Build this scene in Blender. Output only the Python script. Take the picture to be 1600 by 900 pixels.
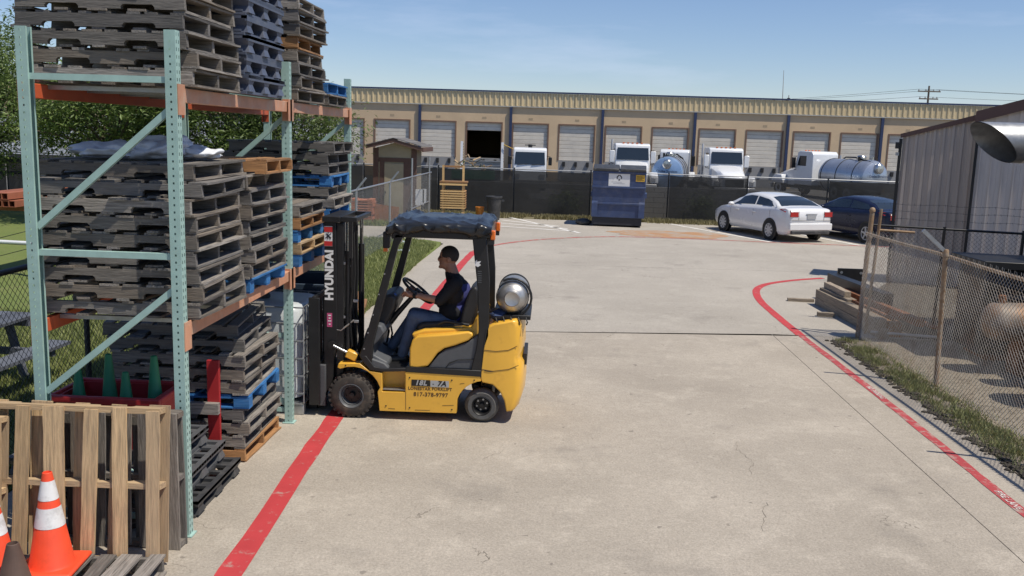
import bpy, bmesh, math, random
from math import sin, cos, pi, radians, atan2, sqrt, tan
from mathutils import Vector, Matrix, noise
R = random.Random(7)
for o in list(bpy.data.objects): bpy.data.objects.remove(o)
SC = bpy.context.scene
COL = SC.collection

# ---------------- camera ----------------
CF, CP, CR, CY, CH = 1440.0, radians(9.45), radians(1.75), radians(2.2), 3.03
_F = Vector((-sin(CY)*cos(CP), cos(CY)*cos(CP), -sin(CP)))
_R0 = Vector((cos(CY), sin(CY), 0)); _U0 = _R0.cross(_F)
_R = _R0*cos(CR)+_U0*sin(CR); _U = _U0*cos(CR)-_R0*sin(CR)
cam_data = bpy.data.cameras.new('camera'); cam = bpy.data.objects.new('camera', cam_data); COL.objects.link(cam)
m = Matrix((( _R.x, _U.x, -_F.x, 0), (_R.y, _U.y, -_F.y, 0), (_R.z, _U.z, -_F.z, CH), (0, 0, 0, 1)))
cam.matrix_world = m
cam_data.sensor_width = 36; cam_data.lens = 36*CF/1600; cam_data.clip_end = 2000
SC.camera = cam

# ---------------- sky, sun, exposure ----------------
SUN = Vector((0.46, -0.24, 1.0)).normalized()
SUN_EL = math.asin(SUN.z); SUN_AZ = atan2(SUN.x, SUN.y)
W = bpy.data.worlds.new('World'); SC.world = W; W.use_nodes = True
nt = W.node_tree; nt.nodes.clear()
wo = nt.nodes.new('ShaderNodeOutputWorld'); bg = nt.nodes.new('ShaderNodeBackground')
sky = nt.nodes.new('ShaderNodeTexSky'); sky.sky_type = 'NISHITA'; sky.sun_disc = False
sky.sun_elevation = SUN_EL; sky.sun_rotation = SUN_AZ
sky.air_density = 1.0; sky.dust_density = 0.0; sky.ozone_density = 3.0; sky.altitude = 0
bg.inputs['Strength'].default_value = 0.1
tc = nt.nodes.new('ShaderNodeTexCoord'); mp = nt.nodes.new('ShaderNodeMapping'); mp.inputs['Scale'].default_value = (1.2, 1.2, 7)
nz = nt.nodes.new('ShaderNodeTexNoise'); nz.inputs['Scale'].default_value = 2.6; nz.inputs['Detail'].default_value = 7; nz.inputs['Roughness'].default_value = .6
rp = nt.nodes.new('ShaderNodeValToRGB'); rp.color_ramp.elements[0].position = .52; rp.color_ramp.elements[1].position = .85
rp.color_ramp.elements[1].color = (.3, .3, .3, 1)
mx = nt.nodes.new('ShaderNodeMixRGB'); mx.inputs[2].default_value = (9.5, 9.8, 10.4, 1)
nt.links.new(tc.outputs['Generated'], mp.inputs[0]); nt.links.new(mp.outputs[0], nz.inputs[0]); nt.links.new(nz.outputs[0], rp.inputs[0])
nt.links.new(rp.outputs[0], mx.inputs[0]); nt.links.new(sky.outputs[0], mx.inputs[1]); tn = nt.nodes.new('ShaderNodeMixRGB'); tn.blend_type = 'MULTIPLY'; tn.inputs[0].default_value = 1; tn.inputs[2].default_value = (.91, .935, 1.08, 1); nt.links.new(mx.outputs[0], tn.inputs[1]); nt.links.new(tn.outputs[0], bg.inputs[0]); nt.links.new(bg.outputs[0], wo.inputs[0])
sl = bpy.data.lights.new('sun', 'SUN'); sl.energy = 4.7; sl.angle = radians(.5); sl.color = (1, .93, .81)
so = bpy.data.objects.new('sun', sl); COL.objects.link(so); so.location = (10, 0, 30)
so.rotation_euler = (-SUN).to_track_quat('-Z', 'Y').to_euler()
SC.view_settings.view_transform = 'Standard'; SC.view_settings.look = 'None'
SC.view_settings.exposure = 0; SC.view_settings.gamma = 1

# ---------------- pixel helpers (photo pixel -> ray -> a plane whose distance is known) ----------------
def ray(x, y): return _F+_R*((x-800)/CF)-_U*((y-450)/CF)
def at_y(x, y, Y): d = ray(x, y); return Vector((0, 0, CH))+d*(Y/d.y)
def at_z(x, y, z=0): d = ray(x, y); return Vector((0, 0, CH))+d*((z-CH)/d.z)

# ---------------- materials ----------------
def mat(name, col, rough=.6, metal=0, var=.18, scale=5, bump=0, bscale=80, rnd=0, col2=None, c2amt=.5, c2scale=3, stretch=(1, 1, 1), coat=0, spec=.5, alpha=1, trans=0, world=False, c2pos=.5, rcol=None):
    M = bpy.data.materials.new(name); M.use_nodes = True; t = M.node_tree; N = t.nodes; L = t.links
    b = N['Principled BSDF']; b.inputs['Roughness'].default_value = rough; b.inputs['Metallic'].default_value = metal
    b.inputs['Specular IOR Level'].default_value = spec; b.inputs['Coat Weight'].default_value = coat; b.inputs['Coat Roughness'].default_value = .12
    tc = N.new('ShaderNodeTexCoord'); mp = N.new('ShaderNodeMapping'); mp.inputs['Scale'].default_value = stretch
    src = tc.outputs['Object']
    if world: g = N.new('ShaderNodeNewGeometry'); src = g.outputs['Position']
    oi = N.new('ShaderNodeObjectInfo')
    if rnd and not world:
        ad = N.new('ShaderNodeVectorMath'); ad.operation = 'ADD'; ml = N.new('ShaderNodeMath'); ml.operation = 'MULTIPLY'; ml.inputs[1].default_value = 37
        L.new(oi.outputs['Random'], ml.inputs[0]); L.new(src, ad.inputs[0]); L.new(ml.outputs[0], ad.inputs[1]); src = ad.outputs[0]
    L.new(src, mp.inputs[0])
    n1 = N.new('ShaderNodeTexNoise'); n1.inputs['Scale'].default_value = scale; n1.inputs['Detail'].default_value = 6; n1.inputs['Roughness'].default_value = .6; L.new(mp.outputs[0], n1.inputs[0])
    hs = N.new('ShaderNodeHueSaturation'); hs.inputs['Color'].default_value = (*col, 1)
    mr = N.new('ShaderNodeMapRange'); mr.inputs[1].default_value = .25; mr.inputs[2].default_value = .75; mr.inputs[3].default_value = 1-var; mr.inputs[4].default_value = 1+var
    L.new(n1.outputs[0], mr.inputs[0]); val = mr.outputs[0]
    if rnd:
        m2 = N.new('ShaderNodeMapRange'); m2.inputs[3].default_value = 1-rnd; m2.inputs[4].default_value = 1+rnd; L.new(oi.outputs['Random'], m2.inputs[0])
        mm = N.new('ShaderNodeMath'); mm.operation = 'MULTIPLY'; L.new(val, mm.inputs[0]); L.new(m2.outputs[0], mm.inputs[1]); val = mm.outputs[0]
    L.new(val, hs.inputs['Value']); out = hs.outputs[0]
    if rcol:
        f1 = N.new('ShaderNodeMath'); f1.operation = 'MULTIPLY'; f1.inputs[1].default_value = 7.31; L.new(oi.outputs['Random'], f1.inputs[0]); f2 = N.new('ShaderNodeMath'); f2.operation = 'FRACT'; L.new(f1.outputs[0], f2.inputs[0])
        f3 = N.new('ShaderNodeMapRange'); f3.inputs[1].default_value = .45; f3.inputs[4].default_value = .7; L.new(f2.outputs[0], f3.inputs[0])
        m4 = N.new('ShaderNodeMixRGB'); m4.inputs[2].default_value = (*rcol, 1); L.new(f3.outputs[0], m4.inputs[0]); L.new(out, m4.inputs[1]); out = m4.outputs[0]
    if col2:
        n2 = N.new('ShaderNodeTexNoise'); n2.inputs['Scale'].default_value = c2scale; n2.inputs['Detail'].default_value = 8; n2.inputs['Roughness'].default_value = .65; L.new(mp.outputs[0], n2.inputs[0])
        r2 = N.new('ShaderNodeMapRange'); r2.inputs[1].default_value = c2pos; r2.inputs[2].default_value = c2pos+.16; r2.inputs[4].default_value = c2amt; L.new(n2.outputs[0], r2.inputs[0])
        mx = N.new('ShaderNodeMixRGB'); mx.inputs[2].default_value = (*col2, 1); L.new(r2.outputs[0], mx.inputs[0]); L.new(out, mx.inputs[1]); out = mx.outputs[0]
    L.new(out, b.inputs['Base Color'])
    if bump:
        n3 = N.new('ShaderNodeTexNoise'); n3.inputs['Scale'].default_value = bscale; n3.inputs['Detail'].default_value = 4; L.new(mp.outputs[0], n3.inputs[0])
        bp = N.new('ShaderNodeBump'); bp.inputs['Strength'].default_value = bump; bp.inputs['Distance'].default_value = .01; L.new(n3.outputs[0], bp.inputs['Height']); L.new(bp.outputs[0], b.inputs['Normal'])
    rr = N.new('ShaderNodeMapRange'); rr.inputs[3].default_value = max(.02, rough-.1); rr.inputs[4].default_value = min(1, rough+.1); L.new(n1.outputs[0], rr.inputs[0]); L.new(rr.outputs[0], b.inputs['Roughness'])
    if alpha < 1: b.inputs['Alpha'].default_value = alpha
    if trans: b.inputs['Transmission Weight'].default_value = trans
    return M
GR = (9, 1.2, 1.2)
M = {}
gx = (1, 14, 14)
M['wood_grey'] = mat('weathered grey wood', (.205, .187, .167), .85, var=.5, scale=5, bump=.5, bscale=14, rnd=.45, stretch=gx, rcol=(.20, .16, .12), col2=(.075, .066, .058), c2amt=.75, c2scale=4)
M['wood_dark'] = mat('dark wet-grey wood', (.125, .117, .11), .85, var=.45, scale=5, bump=.5, bscale=14, rnd=.4, stretch=gx, col2=(.2, .185, .165), c2amt=.5, c2scale=4)
M['wood_new'] = mat('pale pine wood', (.48, .335, .185), .75, var=.38, scale=4, bump=.35, bscale=12, rnd=.28, stretch=gx, rcol=(.36, .27, .18), col2=(.21, .155, .105), c2amt=.6, c2scale=3)
M['wood_fresh'] = mat('fresh yellow pine', (.66, .43, .19), .7, var=.2, scale=4, rnd=.15, stretch=gx)
M['crack'] = mat('hairline crack', (.20, .175, .145), .95)
M['wood_orange'] = mat('orange brown wood', (.33, .17, .07), .75, var=.3, scale=4, bump=.35, bscale=12, rnd=.22, stretch=gx, col2=(.13, .07, .035), c2amt=.5, c2scale=3)
M['wood_blue'] = mat('blue painted wood', (.035, .17, .42), .65, var=.3, scale=4, bump=.3, bscale=12, rnd=.22, stretch=gx, col2=(.14, .16, .18), c2amt=.55, c2scale=4, c2pos=.56)
M['plastic_slate'] = mat('slate blue plastic', (.085, .10, .145), .5, var=.22, scale=8, rnd=.12, col2=(.17, .17, .18), c2amt=.45, c2scale=7)
M['plastic_black'] = mat('dusty black plastic', (.04, .041, .044), .55, var=.2, scale=8, rnd=.1, col2=(.12, .115, .11), c2amt=.5, c2scale=6)
M['plastic_dgrey'] = mat('dark grey plastic', (.085, .088, .095), .5, var=.2, scale=8, rnd=.12, col2=(.15, .145, .14), c2amt=.4, c2scale=6)
M['rack_green'] = mat('sage green rack paint', (.34, .50, .455), .5, var=.12, scale=10, col2=(.22, .12, .06), c2amt=.55, c2scale=9, c2pos=.66, rnd=.05)
M['rack_orange'] = mat('sun bleached orange beam', (.56, .28, .17), .55, var=.2, scale=6, col2=(.5, .38, .28), c2amt=.6, c2scale=5, rnd=.08)
M['rack_red'] = mat('orange red beam', (.55, .10, .035), .5, var=.18, scale=6, col2=(.25, .08, .04), c2amt=.4, c2scale=6, rnd=.06)
M['steel_galv'] = mat('galvanized steel', (.42, .43, .44), .42, .75, var=.18, scale=14, rnd=.08)
M['steel_shiny'] = mat('bright steel', (.6, .6, .6), .22, .95, var=.12, scale=12)
M['wire'] = mat('old fence wire', (.46, .42, .36), .55, .2, var=.3, scale=9, col2=(.22, .12, .06), c2amt=.5, c2scale=3)
M['wire_black'] = mat('black coated wire', (.025, .027, .03), .5, var=.1)
M['wire_silver'] = mat('galvanized wire', (.38, .39, .4), .5, .4, var=.2)
M['rust_post'] = mat('rusty steel post', (.30, .20, .12), .75, .2, var=.3, scale=12, col2=(.40, .35, .28), c2amt=.7, c2scale=8, bump=.2, bscale=60)
M['rust'] = mat('rusted steel', (.24, .10, .045), .85, .1, var=.35, scale=9, col2=(.10, .045, .025), c2amt=.6, c2scale=6, bump=.2)
M['black_metal'] = mat('satin black metal', (.0135, .0135, .0145), .42, var=.2, scale=9, col2=(.035, .033, .03), c2amt=.35, c2scale=7, c2pos=.58)
M['black_plastic'] = mat('glossy black sheeting', (.018, .02, .024), .3, var=.3, scale=10, bump=.12, bscale=14)
M['rubber'] = mat('dusty tyre rubber', (.045, .038, .033), .85, var=.3, scale=12, col2=(.15, .115, .085), c2amt=.65, c2scale=7, bump=.3, bscale=90)
M['rubber_clean'] = mat('black tyre rubber', (.02, .02, .021), .8, var=.2, scale=12)
M['solid_tyre'] = mat('worn grey press-on tyre', (.10, .098, .095), .8, var=.3, scale=14, col2=(.05, .05, .05), c2amt=.6, c2scale=9)
M['yellow'] = mat('yellow machine paint', (.80, .44, .05), .36, var=.07, scale=3, coat=.35, col2=(.50, .25, .04), c2amt=.5, c2scale=4, c2pos=.56)
M['grey_panel'] = mat('charcoal moulded plastic', (.085, .09, .098), .55, var=.12, scale=20, col2=(.14, .14, .14), c2amt=.3, c2scale=6)
M['vinyl'] = mat('black seat vinyl', (.022, .022, .024), .5, var=.15, bump=.1, bscale=50)
M['decal_black'] = mat('black decal', (.012, .012, .012), .4, var=.05)
M['decal_white'] = mat('white decal', (.75, .75, .74), .45, var=.05)
M['decal_silver'] = mat('silver decal', (.42, .43, .44), .4, .2, var=.05)
M['decal_brown'] = mat('faded dark lettering', (.10, .05, .015), .5, var=.25, scale=40)
M['decal_red'] = mat('red decal', (.5, .03, .03), .4, var=.08)
M['decal_pink'] = mat('pink decal', (.5, .08, .2), .4, var=.08)
M['amber'] = mat('amber lens', (.75, .16, .02), .25, var=.08, coat=.5)
M['alu'] = mat('brushed aluminium cylinder', (.50, .49, .47), .4, .8, var=.15, scale=12, col2=(.3, .29, .28), c2amt=.4, c2scale=7)
M['cone_orange'] = mat('orange cone plastic', (.80, .075, .025), .5, var=.1, scale=6, col2=(.45, .05, .02), c2amt=.35, c2scale=8)
M['cone_white'] = mat('white reflective band', (.72, .72, .71), .45, var=.1, scale=10, col2=(.4, .38, .36), c2amt=.5, c2scale=14)
M['cone_green'] = mat('green cone plastic', (.02, .20, .09), .5, var=.15)
M['cone_brown'] = mat('grimy dark cone plastic', (.10, .06, .045), .7, var=.3)
M['red_plastic'] = mat('red plastic', (.38, .025, .028), .45, var=.15, scale=6, col2=(.3, .03, .03), c2amt=.4)
M['tote_white'] = mat('translucent white tank plastic', (.62, .66, .68), .35, var=.08, scale=3, trans=.1)
M['bin_blue'] = mat('dark blue bin plastic', (.035, .055, .085), .45, var=.15)
M['bag_white'] = mat('white woven bag', (.62, .64, .68), .7, var=.12, scale=6, bump=.3, bscale=18)
M['skin'] = mat('skin', (.40, .20, .13), .5, var=.08)
M['hair'] = mat('short dark hair', (.032, .027, .024), .75, var=.4, scale=60, bump=.3, bscale=200)
M['shirt'] = mat('black shirt', (.011, .011, .014), .85, var=.2, bump=.25, bscale=25)
M['shirt_blue'] = mat('navy shirt panel', (.035, .04, .16), .85, var=.2)
M['jeans'] = mat('blue denim', (.095, .13, .20), .85, var=.25, scale=14, bump=.2, bscale=120)
M['shoe'] = mat('black shoe', (.02, .02, .02), .5, var=.1)
M['blue_cloth'] = mat('blue cloth', (.05, .12, .4), .8, var=.15)
M['tan_wall'] = mat('tan concrete wall', (.64, .475, .30), .85, var=.09, scale=.5, col2=(.52, .385, .245), c2amt=.5, c2scale=.35)
M['fascia'] = mat('tan ribbed metal', (.68, .54, .32), .5, .1, var=.1, scale=1.5, rnd=.06)
M['blue_trim'] = mat('blue trim', (.03, .045, .105), .45, var=.1)
M['door_white'] = mat('cream dock door', (.70, .64, .545), .55, var=.08, scale=2, rnd=.05, col2=(.46, .43, .38), c2amt=.35, c2scale=1.5)
M['door_frame'] = mat('brown dock frame', (.20, .12, .08), .6, var=.2)
M['dock_grey'] = mat('dock concrete', (.30, .295, .29), .9, var=.2, scale=1)
M['gutter'] = mat('pale gutter', (.50, .48, .42), .5, var=.1)
M['screen'] = mat('black fence screen', (.012, .013, .014), .8, var=.5, scale=1.2, alpha=.93, col2=(.03, .031, .032), c2amt=.6, c2scale=.9)
M['screen_thin'] = mat('thin worn fence screen', (.03, .03, .03), .8, var=.3, scale=1.2, alpha=.72)
M['shed_wall'] = mat('olive tan siding', (.38, .33, .225), .8, var=.1, scale=3)
M['shed_trim'] = mat('brown trim', (.12, .068, .052), .7, var=.15)
M['shingle'] = mat('grey shingle', (.15, .14, .135), .9, var=.25, scale=12, rnd=.2)
M['dump_blue'] = mat('navy dumpster paint', (.04, .065, .15), .5, var=.25, scale=4, col2=(.10, .115, .17), c2amt=.6, c2scale=3)
M['dump_dark'] = mat('dark dumpster steel', (.02, .022, .03), .6, var=.2)  # near-black steel of the dumpster base
M['yellow_sign'] = mat('yellow sticker', (.62, .38, .04), .5, var=.2, scale=18)
M['car_white'] = mat('white car paint', (.74, .74, .74), .25, var=.02, coat=.8)
M['car_navy'] = mat('dark navy car paint', (.006, .009, .032), .3, var=.05, coat=.25, spec=.3)
M['car_glass'] = mat('tinted car glass', (.02, .028, .036), .08, var=.05, spec=.8)
M['chrome'] = mat('silver wheel', (.52, .52, .53), .35, .25, var=.05)
M['tail_red'] = mat('tail light red', (.40, .015, .015), .2, var=.05, coat=.6)
M['truck_white'] = mat('white truck paint', (.74, .75, .76), .3, var=.04, coat=.5)
M['tank_steel'] = mat('polished tank steel', (.45, .48, .53), .3, .7, var=.12, scale=2)
M['tank_blue'] = mat('pale blue tank end', (.26, .38, .55), .3, .4, var=.1, scale=2)
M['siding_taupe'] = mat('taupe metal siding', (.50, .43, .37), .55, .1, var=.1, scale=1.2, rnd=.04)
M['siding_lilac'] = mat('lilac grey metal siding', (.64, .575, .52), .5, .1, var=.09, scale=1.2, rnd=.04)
M['brown_fascia'] = mat('dark brown fascia', (.10, .055, .047), .5, var=.12, scale=3)
M['tank_rust'] = mat('rusty pale tank', (.22, .185, .155), .6, .2, var=.3, scale=5, col2=(.28, .14, .06), c2amt=.8, c2scale=3, c2pos=.45)
M['bark'] = mat('grey brown bark', (.11, .085, .065), .9, var=.35, scale=10, bump=.5, bscale=20)
M['pole_wood'] = mat('pole wood', (.16, .13, .105), .9, var=.3, stretch=(8, 8, 1))
M['stain_timber'] = mat('grey timber', (.29, .235, .175), .85, var=.4, scale=5, bump=.4, bscale=12, rnd=.25, stretch=(14, 1, 14), col2=(.12, .10, .085), c2amt=.6, c2scale=4)
M['litter'] = mat('crumpled plastic litter', (.5, .58, .62), .5, var=.2)

def leaf_mat(name, c, c2):
    Mm = bpy.data.materials.new(name); Mm.use_nodes = True; t = Mm.node_tree; N = t.nodes; L = t.links; b = N['Principled BSDF']
    g = N.new('ShaderNodeNewGeometry'); rp = N.new('ShaderNodeValToRGB'); rp.color_ramp.elements[0].color = (*c, 1); rp.color_ramp.elements[1].color = (*c2, 1)
    L.new(g.outputs['Random Per Island'], rp.inputs[0]); L.new(rp.outputs[0], b.inputs['Base Color']); b.inputs['Roughness'].default_value = .55
    tr = N.new('ShaderNodeBsdfTranslucent'); L.new(rp.outputs[0], tr.inputs[0]); mx = N.new('ShaderNodeMixShader'); mx.inputs[0].default_value = .3
    L.new(b.outputs[0], mx.inputs[1]); L.new(tr.outputs[0], mx.inputs[2]); L.new(mx.outputs[0], N['Material Output'].inputs[0]); return Mm
M['leaf'] = leaf_mat('tree leaves', (.06, .105, .025), (.20, .27, .075))
M['leaf2'] = leaf_mat('shrub leaves', (.06, .10, .025), (.17, .22, .07))
M['blade'] = leaf_mat('grass blades', (.15, .19, .05), (.35, .37, .14))
M['blade_dry'] = leaf_mat('dry grass blades', (.18, .16, .07), (.30, .26, .13))
M['blade_weed'] = leaf_mat('weedy grass blades', (.19, .22, .08), (.42, .42, .20))

def ground_mat(name, a, b_, c, s1, s2, bump, rough=.95, cracks=False, fine=48):
    Mm = bpy.data.materials.new(name); Mm.use_nodes = True; t = Mm.node_tree; N = t.nodes; L = t.links; b = N['Principled BSDF']; b.inputs['Roughness'].default_value = rough; b.inputs['Specular IOR Level'].default_value = .3
    g = N.new('ShaderNodeNewGeometry'); P = g.outputs['Position']
    def nz(s, d=6, r=.6):
        n = N.new('ShaderNodeTexNoise'); n.inputs['Scale'].default_value = s; n.inputs['Detail'].default_value = d; n.inputs['Roughness'].default_value = r; L.new(P, n.inputs[0]); return n.outputs[0]
    def ramp(i, lo, hi, o0=0, o1=1):
        r = N.new('ShaderNodeMapRange'); r.inputs[1].default_value = lo; r.inputs[2].default_value = hi; r.inputs[3].default_value = o0; r.inputs[4].default_value = o1; L.new(i, r.inputs[0]); return r.outputs[0]
    def mix(f, x, y, bt='MIX'):
        q = N.new('ShaderNodeMixRGB'); q.blend_type = bt
        if isinstance(f, float): q.inputs[0].default_value = f
        else: L.new(f, q.inputs[0])
        for k, v in ((1, x), (2, y)):
            if isinstance(v, tuple): q.inputs[k].default_value = (*v, 1)
            else: L.new(v, q.inputs[k])
        return q.outputs[0]
    col = mix(ramp(nz(s1, 7, .62), .35, .65), a, b_)
    col = mix(ramp(nz(s2, 8, .7), .52, .72), col, c)
    fn = nz(fine, 3, .75); f9 = nz(fine*.28, 4, .7); col = mix(ramp(f9, .3, .72, 0, .42), col, tuple(q_*.72 for q_ in b_)); v = N.new('ShaderNodeHueSaturation'); L.new(ramp(fn, .3, .7, .78, 1.2), v.inputs['Value']); L.new(col, v.inputs['Color']); v.inputs['Fac'].default_value = 1; col = v.outputs[0]
    if cracks:
        w = N.new('ShaderNodeVectorMath'); w.operation = 'MULTIPLY_ADD'
        n3 = N.new('ShaderNodeTexNoise'); n3.inputs['Scale'].default_value = 2.2; n3.inputs['Detail'].default_value = 5; L.new(P, n3.inputs[0]); L.new(n3.outputs['Color'], w.inputs[0]); w.inputs[1].default_value = (.7, .7, .7); L.new(P, w.inputs[2])
        vo = N.new('ShaderNodeTexVoronoi'); vo.feature = 'DISTANCE_TO_EDGE'; vo.inputs['Scale'].default_value = .23; L.new(w.outputs[0], vo.inputs['Vector'])
        cr = ramp(vo.outputs['Distance'], .0003, .0009, .8, 0); mk = ramp(nz(.55, 2), .55, .6)
        q = N.new('ShaderNodeMath'); q.operation = 'MULTIPLY'; L.new(cr, q.inputs[0]); L.new(mk, q.inputs[1]); col = mix(q.outputs[0], col, (.10, .085, .07))
        col = mix(ramp(nz(.9, 5, .6), .58, .74, 0, .5), col, (.19, .17, .15))   # oil / tyre stains
        sp = ramp(nz(7, 2, .5), .715, .74, 0, .6); col = mix(sp, col, (.16, .14, .12))
    L.new(col, b.inputs['Base Color'])
    bp = N.new('ShaderNodeBump'); bp.inputs['Strength'].default_value = bump; bp.inputs['Distance'].default_value = .02; L.new(fn, bp.inputs['Height']); L.new(bp.outputs[0], b.inputs['Normal'])
    return Mm
M['concrete'] = ground_mat('worn concrete', (.46, .408, .34), (.35, .308, .255), (.51, .455, .38), .5, 1.9, .35, .85, True)
M['concrete_far'] = ground_mat('worn pale concrete', (.44, .402, .348), (.365, .332, .285), (.475, .435, .375), .35, 1.3, .3, .85, True)
M['joint'] = ground_mat('joint dirt', (.10, .085, .065), (.07, .06, .05), (.12, .11, .07), 2, 6, .3)
M['lawn'] = ground_mat('lawn turf', (.13, .175, .045), (.17, .205, .06), (.20, .19, .09), .5, 2.5, .6, fine=60)
M['dirt'] = ground_mat('dry dirt', (.24, .20, .14), (.17, .15, .09), (.15, .16, .06), .6, 2.2, .5, fine=60)
M['dark_dirt'] = ground_mat('dark oily dirt', (.13, .11, .085), (.09, .077, .06), (.16, .135, .10), .9, 4, .6, fine=40)
M['gravel'] = ground_mat('gravel', (.34, .29, .22), (.26, .22, .17), (.20, .18, .14), 3, 22, 1., fine=55)
M['asphalt'] = ground_mat('yard asphalt', (.12, .118, .115), (.15, .145, .14), (.10, .1, .1), .5, 2, .3)
def worn_paint(name, c, wear, base=(.36, .325, .275), ws=9):
    return mat(name, c, .75, var=.12, scale=3, col2=base, c2amt=.9, c2scale=ws, c2pos=wear, world=True, bump=.1)
M['red_paint'] = worn_paint('red kerb line paint', (.46, .042, .046), .575)
M['red_faded'] = worn_paint('faded red line paint', (.42, .10, .085), .47, ws=5)
M['red_right'] = worn_paint('worn red fire lane paint', (.38, .05, .055), .51)
M['white_paint'] = worn_paint('white parking paint', (.72, .70, .66), .56, ws=4)
M['white_stencil'] = worn_paint('worn white stencil', (.66, .60, .56), .5, base=(.46, .06, .06), ws=20)
M['rust_stain'] = worn_paint('rusty dirt stain', (.36, .22, .12), .45, ws=1.6)

# ---------------- mesh helpers ----------------
class MB:
    def __init__(s): s.v = []; s.f = []
    def add(s, vs, fs):
        k = len(s.v); s.v += [tuple(x) for x in vs]; s.f += [tuple(i+k for i in f) for f in fs]; return s
    def box(s, x0, x1, y0, y1, z0, z1):
        return s.add([(x0,y0,z0),(x1,y0,z0),(x1,y1,z0),(x0,y1,z0),(x0,y0,z1),(x1,y0,z1),(x1,y1,z1),(x0,y1,z1)],
                     [(0,3,2,1),(4,5,6,7),(0,1,5,4),(1,2,6,5),(2,3,7,6),(3,0,4,7)])
    def prism(s, poly, a, b, axis='y'):
        f = {'x': lambda u, w, t: (t, u, w), 'y': lambda u, w, t: (u, t, w), 'z': lambda u, w, t: (u, w, t)}[axis]
        n = len(poly); vs = [f(u, w, a) for u, w in poly]+[f(u, w, b) for u, w in poly]
        return s.add(vs, [tuple(range(n)), tuple(range(2*n-1, n-1, -1))]+[(i, i+n, (i+1) % n+n, (i+1) % n) for i in range(n)])
    def rings(s, rs, closed=True, caps=True):
        n = len(rs[0]); vs = [p for r in rs for p in r]; fs = []
        for i in range(len(rs)-1):
            for j in range(n if closed else n-1):
                k = (j+1) % n; fs.append((i*n+j, i*n+k, (i+1)*n+k, (i+1)*n+j))
        if caps: fs += [tuple(range(n-1, -1, -1)), tuple((len(rs)-1)*n+j for j in range(n))]
        return s.add(vs, fs)
    def cyl(s, p0, p1, r0, r1=None, n=12, caps=True):
        p0 = Vector(p0); p1 = Vector(p1); r1 = r0 if r1 is None else r1; d = (p1-p0).normalized(); a = d.orthogonal().normalized(); b = d.cross(a)
        return s.rings([[p+(a*cos(2*pi*i/n)+b*sin(2*pi*i/n))*r for i in range(n)] for p, r in ((p0, r0), (p1, r1))], True, caps)
    def tube(s, pts, r, n=6, caps=True):
        pts = [Vector(p) for p in pts]; rs = []; a = None
        for i, p in enumerate(pts):
            d = (pts[min(i+1, len(pts)-1)]-pts[max(i-1, 0)]).normalized()
            a = d.orthogonal().normalized() if a is None else (a-d*a.dot(d)).normalized()
            b = d.cross(a); rr = r[i] if isinstance(r, (list, tuple)) else r
            rs.append([p+(a*cos(2*pi*k/n)+b*sin(2*pi*k/n))*rr for k in range(n)])
        return s.rings(rs, True, caps)
    def lathe(s, prof, c=(0, 0, 0), axis='z', n=24, caps=True):
        c = Vector(c); e = {'z': ((1,0,0),(0,1,0),(0,0,1)), 'y': ((1,0,0),(0,0,1),(0,1,0)), 'x': ((0,1,0),(0,0,1),(1,0,0))}[axis]; A, B, D = [Vector(q) for q in e]
        return s.rings([[c+(A*cos(2*pi*i/n)+B*sin(2*pi*i/n))*r+D*z for i in range(n)] for r, z in prof], True, caps)
    def beam(s, p0, p1, w, h, up=(0, 0, 1)):
        p0 = Vector(p0); p1 = Vector(p1); d = (p1-p0).normalized(); u = Vector(up); sd = d.cross(u).normalized(); u = sd.cross(d).normalized()
        return s.rings([[p+sd*(a*w/2)+u*(b*h/2) for a, b in ((-1,-1),(1,-1),(1,1),(-1,1))] for p in (p0, p1)])
    def blob(s, c, r, n=12, jit=0, seed=0):
        c = Vector(c); rs = []
        for i in range(n//2+1):
            th = pi*i/(n//2); ring = []
            for j in range(n):
                d = Vector((max(sin(th), .02)*cos(2*pi*j/n), max(sin(th), .02)*sin(2*pi*j/n), cos(th)))
                k = 1+jit*noise.noise(d*2.3+Vector((seed*7.1, 0, 0)))
                ring.append((c.x+d.x*r[0]*k, c.y+d.y*r[1]*k, c.z-d.z*r[2]*k))
            rs.append(ring)
        return s.rings(rs)
    def mesh(s, name, sm=None):
        me = bpy.data.meshes.new(name); me.from_pydata(s.v, [], s.f); me.validate()
        b = bmesh.new(); b.from_mesh(me); bmesh.ops.recalc_face_normals(b, faces=b.faces); b.to_mesh(me); b.free()
        if sm is not None:
            me.polygons.foreach_set('use_smooth', [True]*len(me.polygons)); me.set_sharp_from_angle(angle=radians(sm))
        return me
    def build(s, name, material, parent=None, sm=None, bev=0, seg=2, loc=(0, 0, 0), rot=(0, 0, 0)):
        return obj(name, s.mesh(name, sm), material, parent, loc, rot, bev, seg)
def obj(name, me, material=None, parent=None, loc=(0, 0, 0), rot=(0, 0, 0), bev=0, seg=2):
    o = bpy.data.objects.new(name, me); COL.objects.link(o); o.location = loc; o.rotation_euler = rot
    if material is not None and not me.materials: me.materials.append(M[material] if isinstance(material, str) else material)
    if parent: o.parent = parent
    if bev:
        b = o.modifiers.new('bevel', 'BEVEL'); b.width = bev; b.segments = seg; b.limit_method = 'ANGLE'; b.angle_limit = radians(35)
        if not any(p.use_smooth for p in me.polygons): me.polygons.foreach_set('use_smooth', [True]*len(me.polygons)); me.set_sharp_from_angle(angle=radians(50))
    return o
def tag(o, label, cat, group=None):
    o['label'] = label; o['category'] = cat
    if group: o['group'] = group
    return o
def thing(name, label, cat, loc=(0, 0, 0), rot=(0, 0, 0), group=None):
    o = bpy.data.objects.new(name, None); COL.objects.link(o); o.location = loc; o.rotation_euler = rot if not isinstance(rot, (int, float)) else (0, 0, rot)
    o.empty_display_size = .1
    return tag(o, label, cat, group)
def struct(o): o['kind'] = 'structure'; return o
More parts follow.
